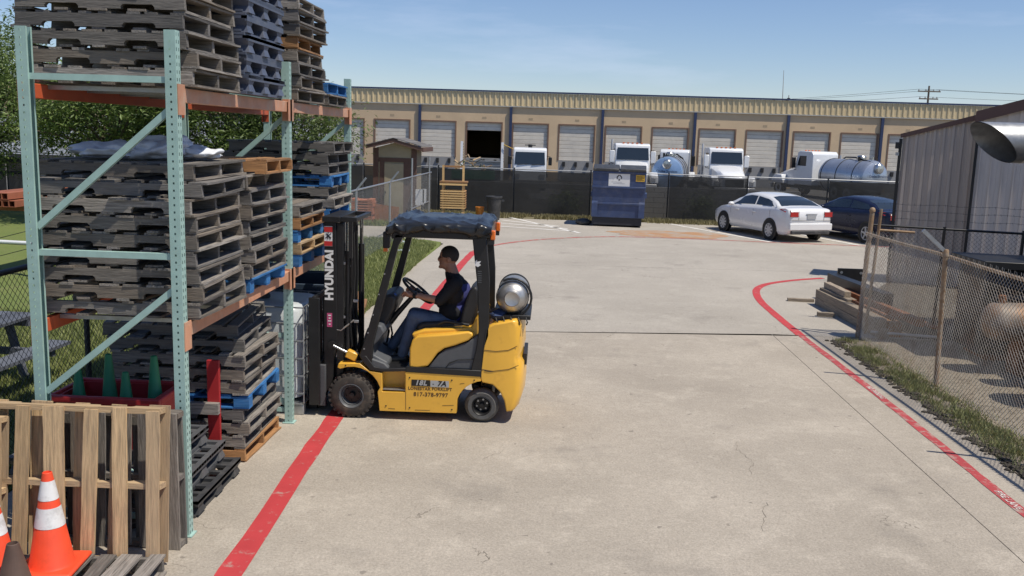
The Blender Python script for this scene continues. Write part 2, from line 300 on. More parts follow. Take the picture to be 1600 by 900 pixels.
def stuff(o): o['kind'] = 'stuff'; return o
def copy_tree(o, parent=None):
    c = o.copy(); COL.objects.link(c)
    if parent: c.parent = parent
    for ch in list(o.children): copy_tree(ch, c)
    return c
def text_mesh(body, size, shear=0, bold=0, align='CENTER', extrude=.0008, space=1.0):
    cu = bpy.data.curves.new('t', 'FONT'); cu.body = body; cu.size = size; cu.shear = shear; cu.offset = bold; cu.align_x = align; cu.align_y = 'CENTER'; cu.extrude = extrude; cu.space_character = space; cu.resolution_u = 3
    o = bpy.data.objects.new('t', cu); COL.objects.link(o); bpy.context.view_layer.update()
    me = bpy.data.meshes.new_from_object(o.evaluated_get(bpy.context.evaluated_depsgraph_get())); bpy.data.objects.remove(o); me.materials.clear(); return me
ORD = ['bottom', 'second', 'third', 'fourth', 'fifth', 'sixth', 'seventh', 'eighth', 'ninth', 'tenth', 'eleventh']
def chain(mb, p0, p1, z0, z1, pitch=.075, r=.0022, sides=3):
    p0 = Vector((p0[0], p0[1], 0)); p1 = Vector((p1[0], p1[1], 0)); L_ = (p1-p0).length; d = (p1-p0)/L_; nrm = Vector((-d.y, d.x, 0)); h = z1-z0
    for sg in (1, -1):
        t = -h if sg > 0 else 0
        while t < (L_ if sg > 0 else L_+h):
            a, b = t, t+sg*h
            s0, s1 = 0.0, 1.0
            lo, hi = 0.0, L_
            # clip param s in [0,1] with u = a + s*(b-a) in [0,L]
            e0 = (lo-a)/(b-a); e1 = (hi-a)/(b-a); s0 = max(0, min(e0, e1)); s1 = min(1, max(e0, e1))
            if s1-s0 > .005:
                q0 = p0+d*(a+s0*(b-a))+Vector((0, 0, z0+s0*h))+nrm*(sg*r*.9); q1 = p0+d*(a+s1*(b-a))+Vector((0, 0, z0+s1*h))+nrm*(sg*r*.9)
                mb.cyl(q0, q1, r, n=sides, caps=False)
            t += pitch
    return mb
wl = lambda r: tuple(-r.location)
# ---------------- ground ----------------
g = MB().box(-600, 600, -200, 1200, -.5, -.03).build('ground', 'dirt'); struct(g)
pv = MB().box(-3.0, 4.5, 1, 23, -.03, -.025).build('pavement', 'joint'); struct(pv)
jy = lambda x: 14.15+.13*x
MB().prism([(-4.36, 1), (3.62, 1), (3.62, jy(3.62)), (-3.1, jy(-3.1)), (-3.1, 13.4), (-4.36, 13.4)], -.1, 0, 'z').build('concrete_slab', 'concrete', pv)
MB().prism([(3.629, 1), (4.55, 1), (4.62, 6), (4.5, 8.4), (4.62, 10.5), (4.55, 12.5), (4.72, jy(3.635)), (3.629, jy(3.635))], -.1, 0, 'z').build('concrete_slab', 'concrete', pv)
MB().prism([(-3.05, jy(-3.05)+.015), (4.72, jy(3.7)+.015), (20, jy(3.7)+.015), (20, 22.9), (-3.05, 21.6)], -.1, 0, 'z').build('concrete_slab', 'concrete_far', pv)
MB().prism([(-3.05, 21.615), (20, 22.915), (20, 33.7), (9, 33.5), (4, 33.9), (-2.4, 33.6), (-2.6, 29.5), (-8, 29.2), (-9, 26.1), (-3.4, 26), (-2.9, 25.2)], -.1, 0, 'z').build('concrete_slab', 'concrete_far', pv)
lw = MB().prism([(-60, 1), (-4.365, 1), (-4.365, 13.41), (-3.3, 13.42), (-3.0, 16), (-3.05, 20.5), (-2.93, 24.5), (-3.0, 25.5), (-3.5, 25.9), (-9.2, 26), (-9.2, 34), (-60, 34)], -.06, .012, 'z').build('lawn', 'lawn'); struct(lw)
gv = MB().prism([(4.6, 1), (30, 1), (30, jy(3.7)), (4.74, jy(3.7)), (4.57, 12.5), (4.64, 10.5), (4.52, 8.4), (4.64, 6)], -.06, -.004, 'z').build('gravel_yard', 'gravel'); struct(gv)
sy = MB().prism([(6.2, jy(3.7)), (30, jy(3.7)), (30, 24), (8.6, 22.5), (7.4, 20.4), (6.35, 18.4)], -.05, .006, 'z').build('side_yard', 'dark_dirt'); struct(sy)
yd = MB().box(-80, 80, 36.5, 64, -.08, -.012).build('truck_yard', 'asphalt'); struct(yd)

def ribbon(pts, w, z=.004, j=.0, smooth=3):
    for _ in range(smooth):
        q = [pts[0]]
        for a, b in zip(pts[:-1], pts[1:]): q += [(a[0]*.75+b[0]*.25, a[1]*.75+b[1]*.25), (a[0]*.25+b[0]*.75, a[1]*.25+b[1]*.75)]
        pts = q+[pts[-1]]
    # resample
    out = [pts[0]]
    for a, b in zip(pts[:-1], pts[1:]):
        n = max(1, int(sqrt((a[0]-b[0])**2+(a[1]-b[1])**2)/.25))
        for k in range(1, n+1): out.append((a[0]+(b[0]-a[0])*k/n, a[1]+(b[1]-a[1])*k/n))
    pts = out; vs = []; n = len(pts)
    for i, p in enumerate(pts):
        a = Vector(pts[max(0, i-1)]); b = Vector(pts[min(n-1, i+1)]); d = (b-a).normalized(); nn = Vector((-d.y, d.x))
        for sg in (-1, 1): vs.append((p[0]+nn.x*sg*(w/2+R.uniform(-j, j)), p[1]+nn.y*sg*(w/2+R.uniform(-j, j)), z))
    return MB().add(vs, [(2*i, 2*i+1, 2*i+3, 2*i+2) for i in range(n-1)])
def paint(name, mb, m, label, cat='line', grp=None): return tag(mb.build(name, m), label, cat, grp)
paint('painted_line', ribbon([(-2.08, 1), (-2.08, 5.8), (-2.24, 9.3), (-2.12, 15), (-2.05, 18.5), (-2.02, 21.4), (-1.93, 23.7)], .185, j=.007), 'red_paint', 'wide red line painted on the concrete running under the forklift along the rack')
paint('painted_line', ribbon([(-1.94, 23.68), (-1.8, 24.6), (-1.25, 25.8), (-.2, 27.2), (1.7, 28.6), (3.8, 28.8), (6.8, 28.5), (11, 28.3)], .15, z=.005, j=.006), 'red_faded', 'faded thin red line curving past the dumpster towards the parked cars')
paint('painted_line', ribbon([(6.3, 21.15), (5.4, 20.6), (4.5, 19.7), (4.13, 18.2), (4.08, 16.2), (4.08, 14.6)], .15, j=.004), 'red_paint', 'bright red line curving round to the timber pile')
paint('painted_line', ribbon([(4.08, 14.62), (4.12, 11.7), (4.12, 9.6), (4.1, 8), (4.12, 5), (4.12, 1)], .105, j=.006), 'red_right', 'worn red line with white stencilled words beside the chain-link fence')
t_ = text_mesh('NO PARKING', .085, align='LEFT', extrude=0, bold=.002, space=1.1)
o = obj('painted_words', t_, 'white_stencil', None, (4.125, 11.55, .008), (0, 0, -pi/2)); tag(o, 'worn white words stencilled along the red line by the fence', 'words')
t_ = text_mesh('FIRE LANE', .085, align='LEFT', extrude=0, bold=.002, space=1.1)
o = obj('painted_words', t_, 'white_stencil', None, (4.10, 8.05, .008), (0, 0, -pi/2)); tag(o, 'worn white words on the red line, nearest to the camera', 'words')
for a, b, lb in [((-1.59, 34.3), (.98, 29.35), 'long slanting white parking line ending left of the dumpster'), ((-1.75, 32.9), (.35, 31.3), 'short white hatch line, farthest of those by the black bin'),
                 ((-1.95, 31.9), (.62, 30.6), 'middle white hatch line left of the dumpster'), ((-1.95, 30.75), (.85, 29.8), 'nearest white hatch line left of the dumpster'),
                 ((4.4, 33.6), (6.89, 28.48), 'white parking line along the left of the white car'), ((8.0, 32.6), (9.53, 28.5), 'white parking line between the white car and the navy car')]:
    paint('parking_line', ribbon([a, b], .13, j=.01, smooth=0), 'white_paint', lb, 'line', 'white parking lines')
sp = [( 3.9+1.9*cos(a)*(1+.25*noise.noise(Vector((cos(a)*2, sin(a)*2, 1)))), 29.9+1.1*sin(a)*(1+.3*noise.noise(Vector((cos(a)*2, sin(a)*2, 4))))) for a in [2*pi*i/40 for i in range(40)]]
tag(MB().add([(x, y, .003) for x, y in sp], [tuple(range(40))]).build('dirt_stain', worn_paint('rusty dirt', (.40, .22, .11), .46, ws=1.3)), 'rust brown dirt stain on the concrete right of the dumpster', 'stain')

for pts in ([(1152, 690), (1150, 702), (1165, 712), (1178, 724), (1172, 734), (1178, 742)], [(1198, 785), (1193, 800), (1195, 815), (1188, 832)], [(1253, 384), (1262, 398), (1285, 410), (1300, 416)], [(740, 858), (748, 866), (757, 862), (764, 874), (752, 880)], [(648, 452), (660, 446), (664, 436), (676, 430)]):
    w = []
    for a, b in zip(pts[:-1], pts[1:]):
        for k in range(5): p = at_z(a[0]+(b[0]-a[0])*k/5, a[1]+(b[1]-a[1])*k/5); w.append((p.x+R.uniform(-.015, .015), p.y+R.uniform(-.03, .03)))
    ribbon(w, .0035, .0025, .0015, 0).build('crack', 'crack', pv)
# ---------------- pallets ----------------
def board_mesh(name, L, w, t, seed, rag=1):
    r = random.Random(seed); n = 6; rs = []; bow = r.uniform(-.004, .004)*rag
    for i in range(n+1):
        x = -L/2+L*i/n+(r.uniform(-.012, .004)*rag if i in (0, n) else 0)*(1 if i else -1); dz = bow*(1-(2*i/n-1)**2)+r.uniform(-.001, .001); e = r.uniform(-.004, .003)*rag
        rs.append([(x, -w/2-e, dz-t/2), (x, w/2+r.uniform(-.003, .003)*rag, dz-t/2), (x, w/2+r.uniform(-.003, .003)*rag, dz+t/2), (x, -w/2-e, dz+t/2)])
    return MB().rings(rs).mesh(name)
def stringer_mesh(name, L, h, w, seed):
    r = random.Random(seed); nh = .038*r.uniform(.8, 1.2); n0 = .17*L+r.uniform(-.02, .02); n1 = n0+.2*L; c = .018
    p = [(-L/2, 0), (-L/2+r.uniform(0, .01), h), (L/2-r.uniform(0, .01), h), (L/2, 0)]
    for s in (1, -1):
        q = [(s*L/2-s*n0, 0), (s*L/2-s*n0, nh-c), (s*L/2-s*(n0+c), nh), (s*L/2-s*(n1-c), nh), (s*L/2-s*n1, nh-c), (s*L/2-s*n1, 0)]
        p += q if s > 0 else q[::-1]
    return MB().prism(p, -w/2, w/2, 'y').mesh(name)
BM = {}; SM = {}
def get_boards(m, W):
    k = (m, round(W, 2))
    if k not in BM:
        BM[k] = []
        for i in range(7):
            me = board_mesh('board', W, [.088, .095, .1, .13, .09, .14, .098][i], [.016, .017, .018, .016, .019, .016, .017][i], i*13+len(BM)); me.materials.append(M[m]); BM[k].append(me)
    return BM[k]
def get_str(m, L):
    k = (m, round(L, 2))
    if k not in SM:
        SM[k] = []
        for i in range(4):
            me = stringer_mesh('stringer', L, .09, .038, i*5+len(SM)*11); me.materials.append(M[m]); SM[k].append(me)
    return SM[k]
BLK = {}
def pallet(label, m, loc, rot=(0, 0, 0), L=1.22, W=1.016, ntop=8, nbot=5, group='wooden pallets', drop=0.11, block=False, wood2=None):
    t = thing('wooden_pallet', label, 'pallet', loc, rot, group); bs = get_boards(m, W); b2 = get_boards(wood2, W) if wood2 else bs
    if block:
        k = m
        if k not in BLK:
            a = MB().box(-.07, .07, -.055, .055, 0, .075).mesh('block'); a.materials.append(M[m]); bm_ = board_mesh('runner', L, .1, .017, 3, .5); bm_.materials.append(M[m]); BLK[k] = (a, bm_)
        for y in (-W/2+.056, 0, W/2-.056):
            for x in (-L/2+.07, 0, L/2-.07): obj('block', BLK[k][0], None, t, (x, y, .017))
            obj('runner', BLK[k][1], None, t, (0, y, .0085)); obj('lead_board', BLK[k][1], None, t, (0, y, .1005))
    else:
        for y in (-W/2+.02, R.uniform(-.02, .02), W/2-.02): obj('stringer', R.choice(get_str(m, L)), None, t, (R.uniform(-.008, .008), y, .0165))
    for top, n in ((1, ntop), (0, nbot if not block else 0)):
        for i in range(n):
            if 0 < i < n-1 and R.random() < drop: continue
            x = -L/2+.05+(L-.1)*i/(n-1)+(R.uniform(-.02, .02) if 0 < i < n-1 else 0)
            z = (.115 if not block else .1175) if top else .0085
            bb = R.choice(bs if R.random() < .8 else b2)
            obj('top_board' if top else 'bottom_board', bb, None, t, (x, R.uniform(-.012, .012), z), (R.uniform(-.012, .012) if R.random() < .9 else R.uniform(-.03, .03), 0, pi/2+R.uniform(-.03, .03)+(pi if R.random() < .5 else 0)))
    return t
DESC = {'wood_grey': 'weathered grey wooden pallet', 'wood_dark': 'dark grey wooden pallet', 'wood_new': 'pale new wooden pallet', 'wood_orange': 'orange brown wooden pallet', 'wood_blue': 'blue painted wooden pallet'}
def stack(where, x, y, z, mats, jx=.03, jr=.025, group='pallets on the rack', pitch=.1265, tilt=None, skip=0, **k):
    n = len(mats)
    for i, m in enumerate(mats):
        pos = 'topmost' if i == n-1 else ('bottom one' if i == 0 else ORD[i]+' up')
        rot = (0, 0, R.uniform(-jr, jr)+(pi if R.random() < .5 else 0)); xx = x+R.uniform(-jx, jx); yy = y+R.uniform(-.015, .015)
        if tilt and i in tilt: dx, dy, dr, rx, ry = tilt[i]; xx += dx; yy += dy; rot = (rx, ry, dr)
        pallet(f'{DESC[m]}, {pos} of {where}', m, (xx, yy, z+i*pitch), rot, group=group, block=(m == 'wood_blue' and i % 2 == 0), **k)
g_, d_, n_, o_, b_ = 'wood_grey', 'wood_dark', 'wood_new', 'wood_orange', 'wood_blue'
RX = -3.15
ZT, ZL = 3.295, 1.615   # deck heights
stack('nearest stack on top rack level', RX-.03, 7.06, ZT, [g_, g_, g_, d_, g_, g_, g_], jx=.045, jr=.03)
stack('tall stack on top of the second rack bay', RX, 9.78, ZT, [g_, g_, d_, g_, o_, g_, d_, g_], jx=.03)
stack('low stack at far end of top rack level', RX, 10.98, ZT, [g_, b_])
stack('nearest stack on middle rack level', RX, 7.04, ZL, [g_, g_, g_, d_, g_, g_, g_, d_, g_], jx=.03, tilt={7: (.02, .03, .035, .012, 0), 8: (-.07, .18, -.04, .012, 0)})
stack('second stack on middle rack level', RX+.02, 8.2, ZL, [b_, g_, g_, g_, d_, g_, d_, g_, o_], jx=.03, tilt={8: (.03, .1, .06, -.01, 0)})
stack('colourful stack on middle level of second bay', RX, 9.82, ZL, [b_, n_, b_, o_, g_], jx=.03)
stack('farthest stack on middle rack level', RX+.02, 11.02, ZL, [g_, g_, g_, b_, g_, g_, b_, d_, d_, d_], jx=.04)
stack('ground stack inside the rack', RX-.14, 8.44, .002, [o_, g_, g_, d_, b_, g_, g_, g_, d_, d_], jx=.025, group='pallets standing under the rack', tilt={8: (-.05, .06, .05, .02, 0), 9: (-.17, .15, .06, .045, 0)})

# plastic pallets
PP = {}
def plastic_pallet(label, m, loc, rot, L=1.2, Wd=1.0, h=.155, group='plastic pallets', grid=True):
    t = thing('plastic_pallet', label, 'pallet', loc, rot, group)
    k = (m, h)
    if k not in PP:
        dk = MB(); dt = .028
        nx, ny = 9, 7; bw = .05
        for i in range(nx): x = -L/2+bw/2+(L-bw)*i/(nx-1); dk.box(x-bw/2, x+bw/2, -Wd/2, Wd/2, h-dt, h-.001)
        for j in range(ny): y = -Wd/2+bw/2+(Wd-bw)*j/(ny-1); dk.box(-L/2+.001, L/2-.001, y-bw/2, y+bw/2, h-dt+.002, h-.003)
        dk.box(-L/2, -L/2+.02, -Wd/2, Wd/2, h-.045, h+.001); dk.box(L/2-.02, L/2, -Wd/2, Wd/2, h-.045, h+.001)
        lg = MB(); zz = h-dt
        lg.rings([[(-.085, -.075, .02), (.085, -.075, .02), (.085, .075, .02), (-.085, .075, .02)], [(-.07, -.05, zz*.6), (.07, -.05, zz*.6), (.07, .05, zz*.6), (-.07, .05, zz*.6)], [(-.08, -.09, zz), (.08, -.09, zz), (.08, .09, zz), (-.08, .09, zz)]])
        lg.box(-.03, .03, -.085, .085, .028, .045)
        rn = MB().box(-.06, .06, -Wd/2, Wd/2, 0, .022)
        PP[k] = (dk.mesh('deck'), lg.mesh('leg'), rn.mesh('runner'))
        for q in PP[k]: q.materials.append(M[m])
    a, b, c = PP[k]; obj('deck', a, None, t)
    for x in (-L/2+.085, 0, L/2-.085):
        obj('runner', c, None, t, (x, 0, 0))
        for y in (-Wd/2+.09, 0, Wd/2-.09): obj('leg', b, None, t, (x, y, 0))
    return t
for i in range(8):
    pos = ['bottom one', 'second up', 'third up', 'fourth up', 'fifth up', 'sixth up', 'seventh up', 'topmost'][i]
    plastic_pallet(f'slate blue plastic pallet, {pos} of the plastic stack on the top rack level', 'plastic_slate', (RX+.04+R.uniform(-.015, .015), 8.13, ZT+i*.157), (0, 0, R.uniform(-.01, .01)), group='slate plastic pallets on the rack')
plastic_pallet('black slotted plastic pallet on the concrete behind the near rack post', 'plastic_black', (RX-.1, 7.19, .002), (0, 0, 0), h=.14, group='dark plastic pallets under the rack')
plastic_pallet('dark grey plastic pallet lying on the black slotted one', 'plastic_dgrey', (RX-.22, 7.17, .143), (0, 0, .02), group='dark plastic pallets under the rack')
plastic_pallet('dark grey plastic pallet, topmost of the low stack by the red post', 'plastic_dgrey', (RX-.36, 7.12, .30), (0, 0, -.015), group='dark plastic pallets under the rack')

# ---------------- rack ----------------
rk = thing('pallet_rack', 'tall sage green steel pallet rack with orange beams loaded with pallets', 'pallet rack', (-3.15, 6.4, 0))
XF, XB, YS, PH = -2.63, -3.67, (6.4, 9.15, 11.9), 3.66
def perf(mb, o, u, w, segs, sh, hw, hh):
    """strip of width w along u, rising in z, one rectangular hole per segment"""
    o = Vector(o); u = Vector(u); z = Vector((0, 0, 1))
    P = lambda a, b: o+u*a+z*b
    for i in range(segs):
        b0 = i*sh; b1 = b0+sh; c0 = b0+sh/2-hh/2; c1 = c0+hh; a0 = w/2-hw/2; a1 = a0+hw
        mb.add([P(0, b0), P(w, b0), P(w, b1), P(0, b1), P(a0, c0), P(a1, c0), P(a1, c1), P(a0, c1)], [(0, 1, 5, 4), (1, 2, 6, 5), (2, 3, 7, 6), (3, 0, 4, 7)])
def post_mesh(sgn):
    mb = MB(); w = .078; sh = .0508; n = int(PH/sh); h2 = w/2
    perf(mb, (-h2, -h2, 0), (1, 0, 0), w, n, sh, .012, .015); perf(mb, (-h2, h2, 0), (1, 0, 0), w, n, sh, .012, .015)
    perf(mb, (sgn*h2, -h2, 0), (0, 1, 0), h2, n, sh, .010, .024); perf(mb, (sgn*h2, 0, 0), (0, 1, 0), h2, n, sh, .010, .024)
    for s in (-1, 1): mb.box(-sgn*h2-.001 if sgn > 0 else h2-.001, -sgn*h2+.001 if sgn > 0 else h2+.001, s*h2-(.018 if s > 0 else 0), s*h2+(.018 if s < 0 else 0), 0, n*sh)
    mb.box(-.06, .06, -.055, .055, -.004, .006)
    return mb.mesh('post')
pf, pb = post_mesh(1), post_mesh(-1)
pf.materials.append(M['rack_green']); pb.materials.append(M['rack_green'])
rl = wl(rk)
def R_(x, y, z): return (x+rl[0], y+rl[1], z+rl[2])
for y in YS:
    obj('post', pf, None, rk, R_(XF, y, .006)); obj('post', pb, None, rk, R_(XB, y, .006))
    hz = [(.14,), (.93,), (2.10,), (3.33,)]
    for (z,) in hz: MB().box(XB+.04, XF-.04, y-.022, y+.022, z-.022, z+.022).build('brace', 'rack_green', rk, loc=rl)
    for z0, z1 in ((2.28, 3.12), (1.07, 1.86), (.9, .2)): MB().beam((XB+.035, y, z0), (XF-.035, y, z1), .036, .045, (0, 0, 1)).build('brace', 'rack_green', rk, loc=rl)
for bi, (ya, yb) in enumerate(zip(YS[:-1], YS[1:])):
    for zl in (ZT, ZL):
        for xi, x in enumerate((XF, XB)):
            m_ = 'rack_red' if xi else 'rack_orange'
            b = MB().box(x-.028, x+.028, ya+.042, yb-.042, zl-.115, zl-.012).build('beam', m_, rk, loc=rl, bev=.005)
            sx = 1 if xi == 0 else -1
            for ye, s in ((ya, 1), (yb, -1)):
                c = MB().box(x+sx*.0405, x+sx*.047, ye+(-.03 if s > 0 else -.09), ye+(.09 if s > 0 else .03), zl-.2, zl+.01)
                c.box(x-.03, x+.03, ye+s*.0395, ye+s*.0445, zl-.2, zl+.01); c.build('beam_connector', m_ if bi == 0 or xi else 'rack_orange', rk, loc=rl)
        for k in range(5):
            y = ya+.25+(yb-ya-.5)*k/4; MB().box(XB+.03, XF-.03, y-.02, y+.02, zl-.045, zl-.0135).build('support_bar', 'steel_galv', rk, loc=rl)

# ---------------- things in and around the rack ----------------
# red bin with green cones
rb = thing('plastic_bin', 'shallow red plastic bin with a thick rim holding green cones under the rack', 'bin', (-3.43, 6.95, .04))
b0 = (-.37, .45, -.22, .3)
MB().box(-.33, .41, -.19, -.17, .5, .88).box(-.33, .41, .25, .27, .5, .88).box(-.35, -.33, -.19, .27, .5, .88).box(.41, .43, -.19, .27, .5, .88).box(-.35, .43, -.19, .27, .475, .5).build('tub', 'red_plastic', rb)
MB().box(-.39, .49, -.235, -.192, .84, .90).box(-.39, .49, .272, .315, .84, .90).box(-.395, -.352, -.192, .272, .84, .90).box(.432, .49, -.192, .272, .84, .90).build('rim', 'red_plastic', rb, bev=.012)
def cone(label, loc, m, h=.71, bands=((.30, .49, 'cone_white'), (.53, .64, 'cone_white')), r0=.135, rt=.03, base=.19, grp='traffic cones', tip=None, bm=None):
    t = thing('traffic_cone', label, 'traffic cone', loc, (0, 0, R.uniform(0, .6)), grp)
    r = lambda z: r0+(rt-r0)*(z-.03)/(h-.03)
    MB().lathe([(r0+.012, .03), (r(.05), .05), (rt, h), (rt-.006, h+.004), (rt-.01, h-.02)], n=24).build('cone_body', m, t, sm=40)
    o2 = MB().box(-base, base, -base, base, 0, .035).build('base', bm or m, t, bev=.02, seg=2)
    for z0, z1, mm in bands: MB().lathe([(r(z0)+.002, z0), (r(z1)+.002, z1)], n=24, caps=False).build('band', mm, t, sm=60)
    return t
for i, (x, y, lb) in enumerate([(-.24, -.04, 'leftmost of the row'), (-.05, .08, 'second from left in the row'), (.14, -.04, 'third from left in the row'), (.32, .08, 'rightmost of the row')]):
    cone(f'green traffic cone in the red bin, {lb}', (-3.43+x, 6.95+y, .542), 'cone_green' if i != 2 else 'cone_green', h=[.56, .66, .55, .66][i], bands=(), r0=.085, rt=.025, base=.095, grp='green cones in the red bin')
MB_ = MB().box(-.62, .4, -.3, .3, .0, .08); 
wc = thing('wooden_crate', 'dark wooden crate under the red bin behind the leaning pallets', 'crate', (-3.36, 6.95, 0))
for z in (.02, .17, .32, .38): MB().box(-.45, .45, -.25, -.22, z, z+.12).build('slat', 'wood_dark', wc); MB().box(-.45, .45, .25, .28, z, z+.12).build('slat', 'wood_dark', wc)
for x in (-.45, .41):
    MB().box(x, x+.04, -.215, .245, .0, .505).build('side', 'wood_dark', wc)
MB().box(-.45, .45, -.25, .28, .506, .514).build('lid', 'wood_dark', wc)
# red upright board
rp_ = thing('red_board', 'tall red painted board standing upright beside the ground pallet stack', 'board', (-2.93, 7.83, 0))
MB().box(-.055, .055, -.018, .018, 0, .98).build('board', 'red_plastic', rp_, bev=.003); MB().box(-.2, .06, -.075, -.0185, .5, .6).build('cleat', 'wood_grey', rp_)
# white bags
def bag(label, loc, r, rot, seed):
    mb = MB().blob((0, 0, r[2]*.75), r, 44, .3, seed)
    mb.v = [(x, y, max(z+(.04*noise.noise(Vector((x*5, y*5, seed)))+.022*(1-abs(noise.noise(Vector((x*7+y*4, y*8-x*3, seed+3)))))**5-.01+.006*abs(noise.noise(Vector((x*17, y*15, seed)))))*min(1, z*12), 0)) for x, y, z in mb.v]
    o = mb.build('plastic_bag', 'bag_white', None, sm=80, loc=loc, rot=rot); return tag(o, label, 'bag', 'white bags on the pallets')
zt = ZL+9*.1265+.008
bag('flat white sack lying left on the nearest middle stack', (-3.42, 7.08, zt+.01), (.30, .22, .06), (0, 0, .1), 3)
bag('crumpled white sack with raised corner beside the flat sack', (-3.08, 7.2, zt+.01), (.24, .24, .085), (0, -.1, .7), 5)
bag('small crumpled white sack at the pallet edge behind the near post', (-2.82, 7.35, zt+.01), (.17, .18, .05), (0, 0, .2), 8)

# leaning pallets
lean = radians(83)
t = pallet('pale new wooden pallet leaning upright against the rack behind the orange cone', 'wood_new', (-3.2, 5.98, .555), (lean, 0, .015), L=1.22, W=1.10, ntop=6, nbot=5, group='pallets leaning against the rack', drop=0)
t = pallet('weathered wooden pallet leaning closest to the near rack post', 'wood_grey', (-3.15, 6.285, .505), (radians(88), 0, -.01), L=1.15, W=1.0, ntop=7, group='pallets leaning against the rack')
t = pallet('pale wooden pallet leaning at the left edge of the picture', 'wood_new', (-4.2, 5.86, .52), (radians(82), 0, .03), L=1.1, W=1.02, ntop=6, group='pallets leaning against the rack', drop=0)
pallet('grey wooden pallet lying flat on the concrete before the leaning pallets', 'wood_grey', (-3.13, 5.32, .003), (0, 0, .06), W=.9, group='pallets lying on the ground', drop=0)
# black rolls behind the leaning pallet
for i, (x, z, lb) in enumerate([(-3.33, .33, 'upper left'), (-3.05, .36, 'upper right'), (-3.3, .13, 'lower left'), (-3.03, .13, 'lower right')]):
    t = thing('film_roll', f'black roll seen end-on behind the leaning pallet, {lb} of four', 'roll', (x-.02, 6.6, z), 0, 'black rolls behind the pallet')
    MB().lathe([(.06, -.2), (.105, -.2), (.105, .0), (.06, .0)], axis='y', n=20).build('roll', 'plastic_black', t, sm=40); MB().lathe([(.045, -.205), (.068, -.206), (.068, -.19), (.045, -.19)], axis='y', n=20).build('core', 'wood_grey', t, sm=40)
cone('orange traffic cone with two white bands before the leaning pallet', (-3.19, 5.56, .126), 'cone_orange', h=.655, bands=((.30, .43, 'cone_white'), (.48, .605, 'cone_white')), r0=.14, rt=.03, base=.19)
cone('orange traffic cone with white bands cut off by the left picture edge', (-3.43, 5.33, .126), 'cone_orange', h=.6, bands=((.33, .46, 'cone_white'), (.50, .60, 'cone_white')), r0=.14, rt=.03, base=.19)
cone('grimy brown cone standing between the two orange cones', (-3.225, 5.2, .126), 'cone_brown', h=.33, bands=(), r0=.11, rt=.035, base=.13)

# IBC tote on the forks
ib = thing('liquid_tote', 'white plastic liquid tote in a steel cage in front of the forklift', 'tote', (-3.15, 9.9, 0))
mb = MB(); 
prof = [(.56, .46)]
rs = []
for z, k in ((.15, .9), (.17, .985), (.3, 1), (.6, .99), (.9, 1), (1.1, .985), (1.16, .93), (1.175, .85)):
    ring = []
    for i in range(40):
        a = 2*pi*i/40; c, s_ = cos(a), sin(a); e = .28; ring.append((.565*k*abs(c)**e*(1 if c > 0 else -1), .465*k*abs(s_)**e*(1 if s_ > 0 else -1), z))
    rs.append(ring)
mb.rings(rs).build('bottle', 'tote_white', ib, sm=50)
MB().lathe([(.1, 1.17), (.1, 1.21), (.09, 1.22)], n=20).build('lid', 'plastic_black', ib, sm=40)
for z in (.24, .43, .62, .81, 1.0, 1.17):
    MB().tube([(-.6, -.5, z), (.6, -.5, z), (.6, .5, z), (-.6, .5, z), (-.6, -.5, z)], .0095, 6).build('cage_bar', 'steel_galv', ib, sm=60)
for x in [-.6+.2*i for i in range(7)]:
    for y in (-.488, .488): MB().tube([(x, y, .13), (x, y, 1.17)], .008, 6).build('cage_bar', 'steel_galv', ib, sm=60)
for y in [-.3+.2*i for i in range(4)]:
    for x in (-.588, .588): MB().tube([(x, y, .13), (x, y, 1.17)], .008, 6).build('cage_bar', 'steel_galv', ib, sm=60)
MB().box(-.6, .6, -.5, .5, .112, .128).build('tray', 'steel_galv', ib)
for x in (-.53, .0, .53):
    for y in (-.44, .44): MB().box(x-.07, x+.07, y-.055, y+.055, .008, .112).build('foot', 'steel_galv', ib, bev=.008)
for y in (-.44, .44): MB().box(-.6, .6, y-.05, y+.05, 0, .008).build('skid', 'steel_galv', ib)
MB().box(.602, .607, -.28, .1, .5, .95).build('plate', 'steel_galv', ib)
bb = thing('bulk_bin', 'dark blue plastic bulk bin standing behind the white tote', 'bin', (-3.1, 11.05, 0))
MB().box(-.6, .6, -.5, -.46, .13, 1.22).box(-.6, .6, .46, .5, .13, 1.22).box(-.6, -.56, -.46, .46, .13, 1.22).box(.56, .6, -.46, .46, .13, 1.22).box(-.56, .56, -.46, .46, .13, .16).build('tub', 'bin_blue', bb)
MB().box(-.63, .63, -.53, -.5, 1.16, 1.235).box(-.63, .63, .5, .53, 1.16, 1.235).box(-.63, -.6, -.5, .5, 1.16, 1.235).box(.6, .63, -.5, .5, 1.16, 1.235).build('rim', 'bin_blue', bb, bev=.008)
for x in (-.5, .5):
    for y in (-.4, .4): MB().box(x-.08, x+.08, y-.08, y+.08, 0, .13).build('foot', 'bin_blue', bb)
# ---------------- forklift ----------------
FK = thing('forklift', 'yellow and black gas forklift with a wrapped roof guard facing the rack', 'forklift', (-2.03, 9.88, 0))
fl = wl(FK); YN, YF = 9.38, 10.40
def fp(pts, Y=YN): return [(lambda p: (p.x, p.z))(at_y(x, y, Y)) for x, y in pts]
def fpart(name, pts, y0, y1, m, bev=.01, seg=2, Y=None, parent=FK, sm=None):
    return MB().prism(fp(pts, Y or y0), y0, y1, 'y').build(name, m, parent, loc=fl if parent is FK else (0, 0, 0), bev=bev, seg=seg, sm=sm)
def arc(c, r, a0, a1, n): return [(c[0]+r*cos(radians(a0+(a1-a0)*i/n)), c[1]+r*sin(radians(a0+(a1-a0)*i/n))) for i in range(n+1)]
fwc, rwc = (548.5, 618.5), (752, 636)
